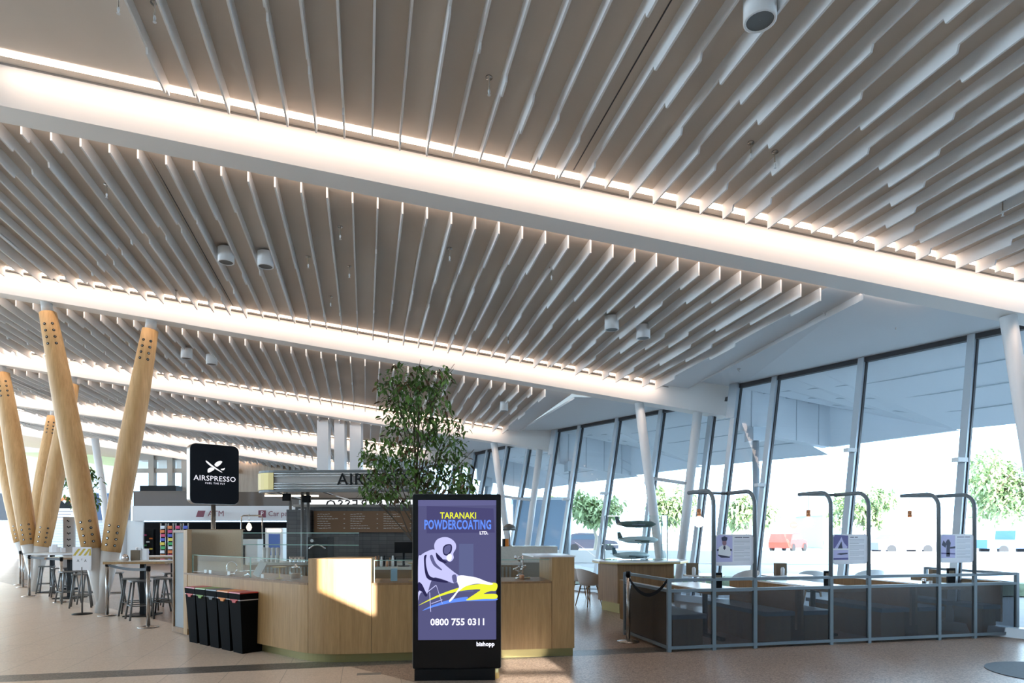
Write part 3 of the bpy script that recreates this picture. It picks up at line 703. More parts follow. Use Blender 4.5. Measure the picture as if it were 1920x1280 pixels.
# small oak tables / bar lamp behind right side
t=thing('cafe_side_counter','white topped ribbed side counter behind the right glass display','counter',RF(0.15,12.3),RZ)
MB().box((0,0,.5),(1.3,.6,1.0)).build('body',M_RIB,t,world=False); MB().box((0,0,1.15),(1.4,.7,.3)).build('fascia',M_STONE,t,world=False)
t=thing('table_lamp','small domed lamp with dark shade on the side counter','lamp',RF(-.05,12.2,1.3)); MB().lathe([(.05,0),(.05,.015),(.008,.02),(.008,.3)],12).build('stem',M_STEEL,t,world=False); MB().lathe([(.13,.3),(.12,.36),(.07,.41),(.01,.43)],18).build('shade',M_STEELD,t,world=False)
t=thing('orange_box','little orange and black box on the side counter','box',RF(-.12,12.0,1.3)); MB().box((0,0,.07),(.1,.08,.14)).build('carton',M_ORANGE,t,world=False); MB().box((-.04,-.01,.07),(.04,.09,.145)).build('dark_side',M_BLK2,t,world=False)
# ------------------------------------------------------------------ recycling bins
def bin_(p,lid,label,white):
    rz=math.atan2(d1.y,d1.x)
    t=thing('recycling_bin',label,'bin',p,rz,'recycling bins beside the oak counter')
    # local x along row, local -y = narrow front
    def ring(w,l,z,oy=0): return [(-w/2,-l/2+oy,z),(w/2,-l/2+oy,z),(w/2,l/2+oy,z),(-w/2,l/2+oy,z)]
    MB().hexa(ring(.23,.33,0),ring(.285,.42,.70)).build('body',M_BLACK,t,world=False)
    MB().hexa(ring(.292,.43,.70),ring(.30,.44,.775)).build('rim',M_BLACK,t,world=False)
    ld=MB().hexa(ring(.296,.436,.775),ring(.285,.425,.79)).build('lid',lid,t,world=False)
    MB().plate([(-.1,.7),(.1,.7),(.1,.688),(.05,.682),(.035,.655),(-.035,.655),(-.05,.682),(-.1,.688)],-.222,-.205).build('coloured_tab',lid,t,world=False)
    if white: MB().box((0,0,.692),(.296,.43,.012)).build('liner_edge',M_BAG,t,world=False)
    else: MB().box((0,0,.69),(.289,.425,.01)).build('liner_edge',M_GREY,t,world=False)
    return t
base5=RF(-3.455,8.26); 
for i,(lid,lab,wh) in enumerate(((M_RED,'black recycling bin with red lid, farthest left of the row',True),(M_GREEN,'black recycling bin with a green lid, second from left',False),(M_GREY,'black bin with a grey lid, middle of the row',False),(M_ORANGE,'black recycling bin with an orange lid',True),(M_RED,'black recycling bin with red lid at the near right end',True))):
    c=base5-d1*(.31*(4-i))-d1*.115+n1*.14
    bin_(Vector((c.x,c.y,0)),lid,lab,wh)
# ------------------------------------------------------------------ advertising screen
tp=RF((857-960)/F*6.85,6.85)
tot=thing('advertising_screen','tall black digital advertising screen on a low plinth','screen',tp,-AL+R(2.5))
K=.001706
def CX(x): return (x-392)*K
def CZ(y): return 1.97-(y-92)*K
def rrect(x0,x1,z0,z1,r,n=5):
    pts=[]
    for cx,cz,a0 in ((x1-r,z1-r,0),(x0+r,z1-r,90),(x0+r,z0+r,180),(x1-r,z0+r,270)):
        for i in range(n+1): a=R(a0+90*i/n); pts.append((cx+r*math.cos(a),cz+r*math.sin(a)))
    return pts
MB().plate(rrect(CX(120),CX(665),.12,1.97,.02),-.05,.05).build('casing',M_GLOSS,tot,world=False)
MB().plate(rrect(CX(117),CX(668),.117,1.973,.022),-.045,.055).build('metal_edge',M_GREYSL,tot,world=False)
MB().box((-.02,.03,.06),(.85,.22,.12)).build('plinth',M_BLK2,tot,world=False)
MB().lathe([(.075,0),(.07,.1),(.05,.12)],18,c=(.38,.05,0)).build('foot_cover',M_BRASSP,tot,world=False)
scr=MB().plate([(CX(152),CZ(997)),(CX(637),CZ(997)),(CX(637),CZ(128)),(CX(152),CZ(128))],-.0525,-.049).build('display',M_SCREEN,tot,world=False)
lay=[0]
def art(pts,mt,name='artwork',lv=1):
    y=-.0525-.0006*lv
    P=[(CX(a),CZ(b)) for a,b in pts]
    m=MB(); m.add([(p[0],y,p[1]) for p in P],[tuple(range(len(P)))])
    import bmesh
    o=m.build(name,mt,scr,world=False,recalc=False)
    bm=bmesh.new(); bm.from_mesh(o.data); bmesh.ops.triangulate(bm,faces=bm.faces); bm.to_mesh(o.data); bm.free()
    return o
def curve(pts,n=6):   # catmull-rom closed
    out=[]; m=len(pts)
    for i in range(m):
        p0,p1,p2,p3=pts[i-1],pts[i],pts[(i+1)%m],pts[(i+2)%m]
        for j in range(n):
            t=j/n; 
            out.append(tuple(.5*((2*p1[a])+(-p0[a]+p2[a])*t+(2*p0[a]-5*p1[a]+4*p2[a]-p3[a])*t*t+(-p0[a]+3*p1[a]-3*p2[a]+p3[a])*t**3) for a in (0,1)))
    return out
hood=[(255,440),(252,405),(268,375),(300,360),(335,360),(365,375),(385,400),(386,430),(370,460),(372,490),(350,512),(325,498),(300,500),(280,520),(262,480)]
art(curve(hood),M_SPALE,'worker_hood',2)
art(curve([(305,450),(308,420),(325,405),(350,402),(362,415),(358,450),(335,472),(315,470)]),M_SDARK,'visor_outline',3)
art(curve([(312,450),(315,424),(330,411),(348,408),(355,418),(350,446),(332,464),(318,462)]),M_SMID,'visor',4)
art(curve([(328,488),(335,470),(352,462),(362,478),(356,500),(340,508)]),M_SWHITE,'respirator',5)
body=[(153,498),(170,470),(205,448),(250,435),(275,470),(300,510),(330,540),(380,580),(405,600),(398,632),(370,645),(330,630),(285,615),(250,610),(230,640),(215,690),(200,720),(175,700),(160,720),(153,740)]
art(curve(body,4),M_SPALE,'worker_body',1)
art(curve([(188,490),(195,470),(205,470),(200,500),(205,550),(225,600),(270,615),(330,632),(330,642),(270,635),(215,620),(195,580)]),M_SDARK,'jacket_fold',3)
art(curve([(262,455),(280,470),(310,500),(330,512),(318,520),(290,510),(268,490)]),M_SDARK,'jacket_fold',3)
art(curve([(225,480),(240,470),(262,520),(300,560),(285,560),(245,530)]),M_SMID,'jacket_shade',3)
art(curve([(362,600),(385,592),(392,632),(372,642)]),M_SMID,'cuff',4)
art(curve([(153,640),(175,650),(195,690),(210,720),(196,726),(178,700),(160,690),(153,700)],4),M_SDARK,'jacket_fold',3)
glove=[(395,605),(420,596),(470,602),(520,612),(570,632),(618,648),(600,656),(560,652),(520,648),(480,655),(440,668),(400,700),(375,735),(350,760),(345,750),(375,715),(405,672),(395,640)]
art(curve(glove,4),M_SWHITE,'gloved_hand',8)
art(curve([(155,782),(250,730),(350,690),(440,664),(540,650),(637,645),(637,690),(600,695),(560,712),(637,714),(637,742),(560,744),(455,752),(470,735),(515,705),(535,684),(440,690),(340,710),(240,745)],5),M_LIME,'yellow_stroke',6)
art(curve([(178,815),(240,782),(340,750),(455,730),(462,752),(560,744),(637,740),(637,752),(560,755),(440,758),(340,770),(240,795)],5),M_SBLUE,'blue_stroke',5)
art([(152,128),(637,128),(637,160),(152,165)],M_SMID,'reflected_band',1)
art([(205,165),(620,180),(628,330),(205,335)],emis('screen_slate2',(72,70,112),.95),'backdrop_tone',1)
art([(405,400),(495,400),(495,700),(405,700)],emis('screen_slate3',(92,98,138),.95),'backdrop_tone',1)
for a,b_,c,d_ in ((205,700,262,655),(262,655,300,770),(232,770,300,745),(222,700,228,820)):
    art([(a,b_),(c,d_),(c+4,d_+3),(a+4,b_+3)],M_SPALE,'sketch_line',7)
def st(s,cx,cy,size,mt,bold=0,sx=1.0,sp=1.0,al='CENTER',nm='lettering'): return text(s,size*K,mt,scr,T(CX(cx),-.0575,CZ(cy)),nm,.0004,al,bold*K,sx,sp)
st('TARANAKI',401,226,55,M_LIME,1.0,.84,1.0)
st('POWDERCOATING',398,284,80,M_SBLUE,2.4,.57,1.06)
st('LTD.',560,333,26,M_SWHITE,1.2,1.0)
st('0800 755 0311',400,888,58,M_SWHITE,1.6,.98)
text('bishopp',36*K,M_SWHITE,tot,T(CX(570),-.0515,CZ(1026)),'lettering',.0004,'CENTER',1.4*K,1.0)
# ------------------------------------------------------------------ illuminated cafe sign on post
def lightbox(label,px,f,w,h,z0):
    p=RF((px-960)/F*f,f,0); t=thing('illuminated_sign',label,'sign',p,-AL+R(42))
    MB().plate(rrect(-w/2,w/2,z0,z0+h,.09,7),-.09,.09).build('light_box',M_NAVY,t,world=False)
    MB().plate(rrect(-w/2-.004,w/2+.004,z0-.004,z0+h+.004,.094,7),-.078,.09).build('metal_rim',M_STEEL,t,world=False)
    MB().tube([(0,0,0),(0,0,z0)],.035,14).build('post',M_STEEL,t,world=False)
    m=MB(); cz=z0+h*.62
    def blob(pts,y=-.093):
        P=curve(pts,5); m.add([(x*w/.65,y,cz+z*w/.65) for x,z in P],[tuple(range(len(P)))])
    blob([(-.125,.085),(-.10,.075),(-.03,.02),(.09,-.06),(.07,-.06),(-.05,.005),(-.115,.06)])
    blob([(-.01,.035),(.02,.075),(.065,.095),(.095,.085),(.07,.045),(.025,.01)])
    blob([(-.10,-.075),(-.095,-.03),(-.05,-.005),(-.01,-.025),(-.04,-.055),(-.08,-.078)])
    blob([(.075,-.02),(.11,-.01),(.13,.0),(.12,-.03),(.09,-.035)])
    m.build('plane_emblem',emis('sign_white'+label[:3],(240,240,245),1.0),t,world=False,recalc=False)
    text('AIRSPRESSO',.102*w/.65,M_SWHITE,t,T(0,-.093,z0+h*.425),'lettering',.001,space=1.05)
    text('FUEL THE FLY',.034*w/.65,M_SWHITE,t,T(0,-.093,z0+h*.345),'lettering',.001,space=1.3)
    return t
lightbox('black rounded cafe lightbox sign on a steel post above the beige panel',400,10.35,.74,.95,2.02)
lightbox('smaller looking black cafe lightbox between the far pine columns',70,22.0,.66,.95,1.93)
# ------------------------------------------------------------------ indoor tree(s)
def tree(label,base,height,crown,nl,ls,seed,lm,lm2,bark,name='indoor_tree',trunk=.03,cl=None,pot=True):
    random.seed(seed); t=thing(name,label,'tree',base)
    B=Vector(base); m=MB(); tops=[]
    def wob(a,b,n=6,w=.04): return [a.lerp(b,i/n)+Vector((random.uniform(-w,w),random.uniform(-w,w),0))*(1 if 0<i<n else 0) for i in range(n+1)]
    mainp=wob(B,B+Vector((0,0,height*.96)),8,trunk*.9); m.tube(mainp,trunk,8,rs=[trunk*(1-.09*i) for i in range(9)])
    for (dx,dy,z,sx,sy,sz,dn) in crown:
        c=B+Vector((dx,dy,z)); st_=B+Vector((0,0,max(height*.35,z-.55*height*.5))); pth=wob(st_,c,4,.03); m.tube(pth,trunk*.4,6,rs=[trunk*.4,trunk*.32,trunk*.25,trunk*.18,trunk*.1])
        for q in range(5):
            e=c+Vector((random.uniform(-1,1)*sx,random.uniform(-1,1)*sy,random.uniform(-1,1)*sz)); m.tube([pth[2],pth[3].lerp(e,.6),e],trunk*.12,5)
    m.build('trunk',bark,t)
    A=MB();A2=MB()
    tot_=sum(c[6] for c in crown)
    for (dx,dy,z,sx,sy,sz,dn) in crown:
        for i in range(int(nl*dn/tot_)):
            while True:
                v=Vector((random.uniform(-1,1),random.uniform(-1,1),random.uniform(-1,1)))
                if v.length<1: break
            p=B+Vector((dx+v.x*sx,dy+v.y*sy,z+v.z*sz)); a=Vector((random.uniform(-1,1),random.uniform(-1,1),random.uniform(-.9,.2))).normalized(); b_=a.cross(Vector((random.uniform(-.4,.4),random.uniform(-.4,.4),1))).normalized()
            l=ls*random.uniform(.7,1.3); w=l*.36; up=b_.cross(a)*l*.12
            tgt=A2 if random.random()<.12 else A
            tgt.add([p,p+a*l*.35+b_*w*.5,p+a*l*.35-b_*w*.5,p+a*l*.7+b_*w*.4-up,p+a*l*.7-b_*w*.4-up,p+a*l-up*2.5],[(0,1,2),(1,3,4,2),(3,5,4)])
    A.build('foliage',lm,t,recalc=False); A2.build('bronze_foliage',lm2,t,recalc=False)
    if pot: MB().lathe([(.2,0),(.26,.5),(.24,.5),(.22,.42),(.01,.42)],20,c=B).build('planter',M_GREYSL,t)
    return t
fT=9.3
tb=RF((783-960)/F*fT,fT,0)
def tc_(px,py): 
    p=W(px,py,fT)-tb; return p
cr=[]
for px,py,sx,sz,dn in ((765,705,40,30,.8),(730,722,30,25,.6),(815,712,38,28,1.0),(775,745,55,35,1.4),(810,770,40,40,1.1),(745,770,35,35,.8),(775,800,60,35,1.3),(835,815,45,40,1.2),(725,850,55,38,1.2),(790,850,70,40,1.7),(850,865,40,35,1.2),(715,900,40,45,1.4),(760,905,60,40,1.8),(830,905,60,30,1.5),(868,910,25,28,.7),(695,920,22,25,.5),(700,860,25,18,.4)):
    p=tc_(px,py); s=fT/F
    cr.append((p.x,p.y+random.uniform(-.15,.15),p.z,sx*s,sx*s*.9,sz*s,dn))
tree('leafy indoor tree rising behind the tall screen',tb,3.85,cr,2700,.105,21,M_LEAF,M_LEAFR,M_BARK,trunk=.032)
f2=24.; b2=RF((152-960)/F*f2,f2,0)
cr=[(RF((px-960)/F*f2,f2)-b2)[:2]+( H+(HY-py)/F*f2,sx*f2/F,sx*f2/F,sz*f2/F,1) for px,py,sx,sz in ((135,900,18,25),(168,905,20,28),(150,935,28,20),(172,940,14,16),(160,885,14,14))]
tree('distant dark leafy indoor tree between the pine columns',b2,3.9,cr,500,.2,5,M_LEAF,M_LEAF,M_BARK,trunk=.05)
# ------------------------------------------------------------------ booths
BX0,BX1,BY=3.87,9.56,7.70
sc=thing('booth_screen','blue-grey framed low screen with tinted panels around the booth seating','screen',(BX0,BY,0))
posts=[BX0,4.515,5.13,6.32,6.94,8.14,8.78,BX1]
def vbar(x,y,z0,z1,w=.045,d=.045,nm='post'): return MB().bbox(x-w/2,x+w/2,y-d/2,y+d/2,z0,z1).build(nm,M_FRAME,sc)
for x in posts: vbar(x,BY,0,.955,.05)
for z in (.94,.80,.055): MB().bbox(BX0,BX1,BY-.02,BY+.02,z-.02,z+.02).build('rail',M_FRAME,sc)
for i in range(len(posts)-1): MB().bbox(posts[i]+.025,posts[i+1]-.025,BY-.004,BY+.004,.075,.78).build('tinted_panel',M_TINT,sc)
vbar(BX0,9.15,0,.955); 
for z in (.94,.80,.055): MB().bbox(BX0-.02,BX0+.02,BY,9.15,z-.02,z+.02).build('side_rail',M_FRAME,sc)
MB().bbox(BX0-.004,BX0+.004,BY+.02,9.13,.075,.78).build('side_panel',M_TINT,sc)
vbar(BX1,9.3,0,.955)
for z in (.94,.80,.055): MB().bbox(BX1-.02,BX1+.02,BY,9.3,z-.02,z+.02).build('side_rail',M_FRAME,sc)
MB().bbox(BX1-.004,BX1+.004,BY+.02,9.28,.075,.78).build('side_panel',M_TINT,sc)
def arch(xa,xb,label,lamp,blab):
    t=thing('lamp_arch',label,'frame',(xa,BY,.955))
    for x in (xa,xb):
        pth=[(x,BY,.95),(x,BY,1.92)]+[(x,BY+.2-.2*math.cos(R(a)),1.93+.2*math.sin(R(a))) for a in range(15,91,15)]+[(x,BY+.67,2.13)]
        MB().tube(pth,.028,12).build('upright',M_FRAME,t)
    MB().tube([(xa,BY+.67,2.13),(xb,BY+.67,2.13)],.02,8).build('cross_bar',M_FRAME,t)
    cx=xa+.16
    l=thing('pendant_lamp',lamp,'lamp',(cx,BY+.62,2.12),0,'pendant lamps over the booths')
    MB().tube([(cx,BY+.67,2.12),(cx,BY+.67,1.90)],.004,6).build('cable',M_BLK2,l)
    MB().lathe([(.028,1.90),(.032,1.84),(.03,1.80)],14,c=(cx,BY+.67,0)).build('copper_cap',M_COPPER,l)
    MB().lathe([(.02,1.80),(.06,1.775),(.078,1.73),(.065,1.67),(.03,1.64),(.001,1.635)],18,c=(cx,BY+.67,0),cap=False).build('globe',M_GLOBE,l)
    b=thing('history_board',blab,'sign',((xa+xb)/2,BY,1.12))
    w=(xb-xa)-.05
    MB().plate(rrect(-w/2,w/2,0,.42,.05),-.008,.008).build('board',M_BRD,b,world=False)
    return t,b,w
M_BRD=bpy.data.materials.new('board_acrylic'); M_BRD.use_nodes=True; _n=M_BRD.node_tree; _n.nodes.clear(); _o=_n.nodes.new('ShaderNodeOutputMaterial'); _a=_n.nodes.new('ShaderNodeBsdfDiffuse'); _b=_n.nodes.new('ShaderNodeBsdfTranslucent'); _m=_n.nodes.new('ShaderNodeMixShader'); _m.inputs[0].default_value=.8; _a.inputs[0].default_value=(.9,.9,.93,1); _b.inputs[0].default_value=(.9,.9,.93,1); _n.links.new(_a.outputs[0],_m.inputs[1]); _n.links.new(_b.outputs[0],_m.inputs[2]); _n.links.new(_m.outputs[0],_o.inputs[0])
pur=mat('photo_violet',(96,88,150),.5); pal=mat('photo_pale',(196,192,232),.5); pdk=mat('photo_dark',(42,38,72),.5); M_TXT=mat('print_grey',(176,176,184),.6); skin=mat('photo_skin',(150,110,120),.6)
a1,b1,w1=arch(4.515,5.13,'left tubular lamp arch over the booth screen','round white globe pendant with copper cap on the left arch','white history board with a pilot portrait, on the left arch')
a2,b2_,w2=arch(6.32,6.94,'middle tubular lamp arch over the booth screen','globe pendant with grey copper cap on the middle arch','white history board with two aircraft photos, on the middle arch')
a3,b3,w3=arch(8.14,8.78,'right tubular lamp arch over the booth screen','globe pendant with grey copper cap on the right arch','white history board with a standing figure photo, on the right arch')
def lines(b,w,title):
    m=MB(); random.seed(title)
    for i in range(14): m.bbox(-w*.02,w*.4 if i%4<3 else w*.25,-.0095,-.0085,.34-.018*i-.012*(i//4),.344-.018*i-.012*(i//4))
    m.build('printed_text',M_TXT,b,world=False)
    m=MB(); xx=w*.0
    for i in range(title): m.bbox(xx,xx+.012,-.0095,-.0085,.37,.382); xx+=.016 if i!=title//2 else .028
    m.build('title_line',pdk,b,world=False)
def ph(b,pts,mt,nm,lv): m=MB(); y=-.0082-.0006*lv; m.add([(x,y,z) for x,z in pts],[tuple(range(len(pts)))]); return m.build(nm,mt,b,world=False,recalc=False)
w=w1; x0=-w/2+.01; x1=-w*.06
pb=ph(b1,[(x0,.05),(x1,.05),(x1,.40),(x0+.03,.41),(x0,.38)],pal,'portrait_photo',0); cx=(x0+x1)/2
for pts,mt,nm,lv in (([(cx-.09,.14),(cx-.085,.24),(cx-.03,.275),(cx+.03,.275),(cx+.085,.24),(cx+.1,.14),(cx+.05,.115),(cx-.05,.12)],M_PAPER,'white_uniform',1),
    ([(cx-.03,.29),(cx-.03,.33),(cx+.03,.33),(cx+.03,.29),(cx+.012,.268),(cx-.012,.268)],skin,'face',2),([(cx-.04,.345),(cx-.045,.375),(cx,.395),(cx+.045,.375),(cx+.04,.345),(cx+.03,.33),(cx-.03,.33)],pdk,'peaked_cap',3),
    ([(cx-.012,.265),(cx+.012,.265),(cx+.018,.23),(cx,.21),(cx-.018,.23)],pdk,'tie',3),([(cx-.11,.22),(cx-.085,.225),(cx-.085,.2),(cx-.11,.195)],pdk,'shoulder_board',3),([(cx+.085,.225),(cx+.11,.22),(cx+.11,.195),(cx+.085,.2)],pdk,'shoulder_board',3),
    ([(cx-.09,.15),(cx+.08,.12),(cx+.08,.105),(cx-.05,.108),(cx-.1,.14)],pdk,'arm_shadow',3)): ph(b1,pts,mt,nm,lv)
lines(b1,w,13)
w=w2; x0=-w/2+.01; x1=-w*.06
ph(b2_,[(x0,.22),(x1,.22),(x1,.40),(x0+.03,.41),(x0,.38)],pur,'aircraft_photo',0); ph(b2_,[(x0+.02,.22),(x0+.1,.33),(x0+.13,.38),(x0+.17,.3),(x1-.01,.24),(x1-.03,.22)],pal,'aircraft_shape',1); ph(b2_,[(x0+.07,.22),(x0+.13,.32),(x0+.15,.22)],pdk,'aircraft_shadow',2)
ph(b2_,[(x0,.06),(x1,.06),(x1,.2),(x0,.2)],pal,'landing_photo',0); ph(b2_,[(x0+.05,.14),(x0+.1,.155),(x1-.01,.16),(x1-.01,.14),(x0+.12,.13)],pdk,'aircraft_shape',1); ph(b2_,[(x0,.06),(x1,.06),(x1,.09),(x0,.085)],pur,'ground_tone',1)
lines(b2_,w,7)
w=w3; x0=-w/2+.01; x1=-w*.06; cx=(x0+x1)/2
ph(b3,[(x0,.07),(x1,.07),(x1,.40),(x0+.03,.41),(x0,.38)],pal,'figure_photo',0); ph(b3,[(cx-.035,.09),(cx-.03,.25),(cx-.045,.3),(cx-.015,.34),(cx+.015,.34),(cx+.045,.29),(cx+.03,.22),(cx+.03,.09)],pdk,'figure',1); ph(b3,[(x0+.01,.26),(x0+.04,.33),(cx-.03,.27),(cx-.05,.22)],pdk,'tail_fin',1); ph(b3,[(cx+.03,.23),(x1,.24),(x1,.21),(cx+.03,.205)],pdk,'wing',1); ph(b3,[(x0,.15),(x1,.14),(x1,.12),(x0,.13)],pur,'ground_tone',1)
lines(b3,w,14)
# tables and benches in booths
tabs=[(4.70,5.33),(6.58,7.21),(8.48,9.11)]
ords=['left','middle','right']
for i,(xa,xb) in enumerate(tabs):
    t=thing('booth_table','white oak-edged %s booth table behind the screen'%ords[i],'table',((xa+xb)/2,8.85,0))
    MB().bbox(xa,xb,8.05,9.55,.735,.75).build('table_top',M_TABW,t); MB().bbox(xa-.003,xb+.003,8.045,9.555,.69,.735).build('oak_edge',M_OAKD,t)
    MB().bbox((xa+xb)/2-.04,(xa+xb)/2+.04,8.3,9.3,0,.04).build('foot_bar',M_BLK2,t); MB().tube([((xa+xb)/2,8.8,.02),((xa+xb)/2,8.8,.7)],.04,12).build('table_post',M_BLK2,t)
bn=[(3.95,4.0,4.5,1,'left-end'),(5.88,5.40,5.86,-1,'left-facing first'),(5.98,6.02,6.48,1,'right-facing second'),(7.80,7.30,7.78,-1,'left-facing third'),(7.90,7.94,8.40,1,'right-facing fourth'),(9.46,9.0+.12,9.44,-1,'right-end')]
for bx,sa,sb,dr_,nm in bn:
    t=thing('booth_bench','%s vinyl booth bench with an oak back'%nm,'bench',((sa+sb)/2,8.7,0))
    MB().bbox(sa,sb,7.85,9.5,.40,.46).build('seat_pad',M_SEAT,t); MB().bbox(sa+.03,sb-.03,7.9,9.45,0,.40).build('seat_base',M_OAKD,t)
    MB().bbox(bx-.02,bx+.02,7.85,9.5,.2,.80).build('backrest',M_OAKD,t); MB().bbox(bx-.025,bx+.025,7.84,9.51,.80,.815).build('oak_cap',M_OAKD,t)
M_KRAFT=mat('menu_card_brown',(120,104,84),.7)
for px,py,f,w,h,lab in ((1346,1103,9.1,.11,.24,'black framed table card behind the left arch'),(1552,1098,9.5,.11,.24,'black framed table card at the middle arch'),(1783,1095,9.9,.12,.26,'dark green table card at the right arch')):
    p=RF((px-960)/F*f,f,.752); t=thing('table_card',lab,'card',p,-AL); MB().box((0,0,h/2),(w,.03,h)).build('holder',M_BLK2,t,world=False); MB().box((0,-.016,h*.7),(w*.7,.004,h*.3)).build('card_face',M_KRAFT,t,world=False)
t=thing('condiment_box','wooden condiment box with jars at the right booth','box',RF((1752-960)/F*9.9,9.9,.752),-AL); MB().box((0,0,.12),(.12,.1,.24)).build('box_body',M_KRAFT,t,world=False); MB().lathe([(.03,0),(.03,.09),(.02,.1)],12,c=(-.16,0,0)).build('sugar_jar',M_CHROME,t,world=False); MB().lathe([(.025,0),(.025,.07)],12,c=(-.1,-.06,0)).build('small_jar',M_TABW,t,world=False)
# bright window-side tables
def chair(label,loc,rz):
    t=thing('tub_chair',label,'chair',loc,rz,'white tub chairs')
    m=MB(); n=20; rings=[]
    prof=[(.02,.44),(.16,.44),(.22,.47),(.25,.55),(.27,.66)]
    V=[]
    for i in range(n):
        a=2*math.pi*i/n
        back=(1+math.cos(a))/2  # 1 at +x back
        for j,(r,z) in enumerate(prof):
            zz=z if j<2 else z+(.14*back**1.2-.06*(1-back))*((j-1)/3); V.append((r*math.cos(a),r*math.sin(a),zz))
    fs=[]
    for i in range(n):
        for j in range(4):
            a0=i*5+j; b0=((i+1)%n)*5+j; fs.append((a0,b0,b0+1,a0+1))
    m.add(V,fs,True); m.build('shell',M_CHAIRW,t,world=False)
    for sx in (-1,1):
        for sy in (-1,1): MB().tube([(sx*.12,sy*.12,.44),(sx*.2,sy*.2,0)],.014,8,rs=[.018,.01]).build('leg',M_OAKD,t,world=False)
    MB().tube([(-.13,-.13,.36),(.13,.13,.36)],.008,6).tube([(-.13,.13,.36),(.13,-.13,.36)],.008,6).build('brace',M_BLK2,t,world=False)
    return t
ch=chair('white tub chair with wooden legs right of the oak counter end',RF((1104-960)/F*13.6,13.6),R(200))
for px,f,rz,lab in ((1086,14.8,170,'white tub chair half hidden behind the counter end'),(1292,15.2,200,'white tub chair behind the booth corner and white column'),(1398,12.9,20,'white tub chair between the left arch and window post'),(1524,13.0,230,'grey-white tub chair beyond the booth, near middle arch'),(1630,13.4,250,'pale tub chair in the bright window zone')):
    dup(ch,RF((px-960)/F*f,f),R(rz),lab)
def cafetable(label,p,r=.38,h=.74):
    t=thing('cafe_table',label,'table',p); MB().lathe([(r,h),(r,h+.025)],28).build('table_top',M_TABW,t,world=False); MB().tube([(0,0,.02),(0,0,h)],.03,10).build('pedestal',M_WHITE,t,world=False); MB().lathe([(.22,0),(.22,.015),(.03,.03)],20).build('foot',M_WHITE,t,world=False); return t
cafetable('white round cafe table beside the left tub chairs',RF((1320-960)/F*12.1,12.1))
cafetable('white round cafe table in front of the bright windows',RF((1475-960)/F*12.0,12.0),.45)
for px,f,h_,lab in ((1298,12.1,.765,'dark condiment caddy on the left round table'),(1463,12.0,.765,'brown condiment caddy on the middle round table'),(1360,9.9,.752,'none')):
    if lab=='none': continue
    t=thing('condiment_caddy',lab,'caddy',RF((px-960)/F*f,f,h_),-AL); MB().box((0,0,.11),(.2,.12,.22)).build('rack',M_KRAFT,t,world=False); MB().lathe([(.035,0),(.035,.12),(.02,.15)],12,c=(0,-.1,0)).build('jar',M_TABW,t,world=False)
# ------------------------------------------------------------------ oak bar with brass edge and glass cabinet
t=thing('oak_bar','angled oak bar with white top and brass edge between counter and booths','bar',RF(2.3,12.9))
poly=[RF(*p) for p in ((1.75,13.0),(2.02,12.25),(3.15,12.45),(3.35,13.3),(2.2,13.8))]
pin=[p.lerp(RF(2.5,12.95),.1) for p in poly]
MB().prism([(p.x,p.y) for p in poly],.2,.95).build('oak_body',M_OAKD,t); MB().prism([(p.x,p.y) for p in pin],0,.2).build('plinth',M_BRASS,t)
po=[p+(p-RF(2.5,12.95)).normalized()*.12 for p in [RF(*q) for q in ((1.75,13.0),(1.8,12.5),(2.05,12.22),(2.6,12.3),(3.15,12.4),(3.4,12.8),(3.35,13.3),(2.2,13.8))]]
MB().prism([(p.x,p.y) for p in po],.955,.985).build('brass_edge',M_BRASSP,t); MB().prism([(p.x,p.y) for p in po],.985,1.01).build('stone_top',M_TABW,t)
gc=thing('glass_cabinet','tall clear glass cabinet of model aeroplanes standing on the oak bar','cabinet',RF(2.45,12.9,1.01),-AL)
for sx in (-.62,.62):
    for sy in (-.25,.25): MB().bbox(sx-.008,sx+.008,sy-.008,sy+.008,0,.88).build('corner_bar',M_MULL,gc,world=False)
for z in (.0,.3,.62,.88): MB().bbox(-.62,.62,-.25,.25,z,z+.008).build('glass_shelf',M_DGL,gc,world=False)
MB().bbox(-.62,.62,-.252,-.248,0,.88).build('front_glass',M_DGL,gc,world=False); MB().bbox(.618,.622,-.25,.25,0,.88).build('side_glass',M_DGL,gc,world=False)
M_MG=mat('model_green',(70,98,92),.4); M_MW=mat('model_white',(210,224,230),.3); M_MB=mat('model_blue',(70,96,110),.4)
def model(label,p,s,body,wing,rz):
    t=thing('model_aeroplane',label,'model',p,rz)
    MB().tube([(-.5*s,0,.1*s),(-.4*s,0,.1*s),(-.1*s,0,.1*s),(.25*s,0,.1*s),(.5*s,0,.12*s)],.05,12,rs=[.02*s,.07*s,.095*s,.08*s,.03*s]).build('fuselage',body,t,world=False)
    MB().hexa([(-.15*s,-.6*s,.09*s),(.05*s,-.6*s,.09*s),(.12*s,0,.07*s),(-.2*s,0,.07*s)],[(-.15*s,-.6*s,.1*s),(.05*s,-.6*s,.1*s),(.12*s,0,.1*s),(-.2*s,0,.1*s)]).hexa([(-.2*s,0,.07*s),(.12*s,0,.07*s),(.05*s,.6*s,.09*s),(-.15*s,.6*s,.09*s)],[(-.2*s,0,.1*s),(.12*s,0,.1*s),(.05*s,.6*s,.1*s),(-.15*s,.6*s,.1*s)]).build('wings',wing,t,world=False)
    MB().plate([(.38*s,.12*s),(.52*s,.12*s),(.54*s,.3*s),(.46*s,.3*s)],-.01*s,.01*s).build('tail_fin',wing,t,world=False); MB().box((.46*s,0,.14*s),(.1*s,.3*s,.012*s)).build('tailplane',wing,t,world=False)
    MB().tube([(0,0,0),(0,0,.08*s)],.01,6).build('stand',M_MULLD,t,world=False)
    for sy in (-.2,.2): MB().tube([(-.22*s,sy*s,.07*s),(-.02*s,sy*s,.07*s)],.03*s,8).build('engine',wing,t,world=False)
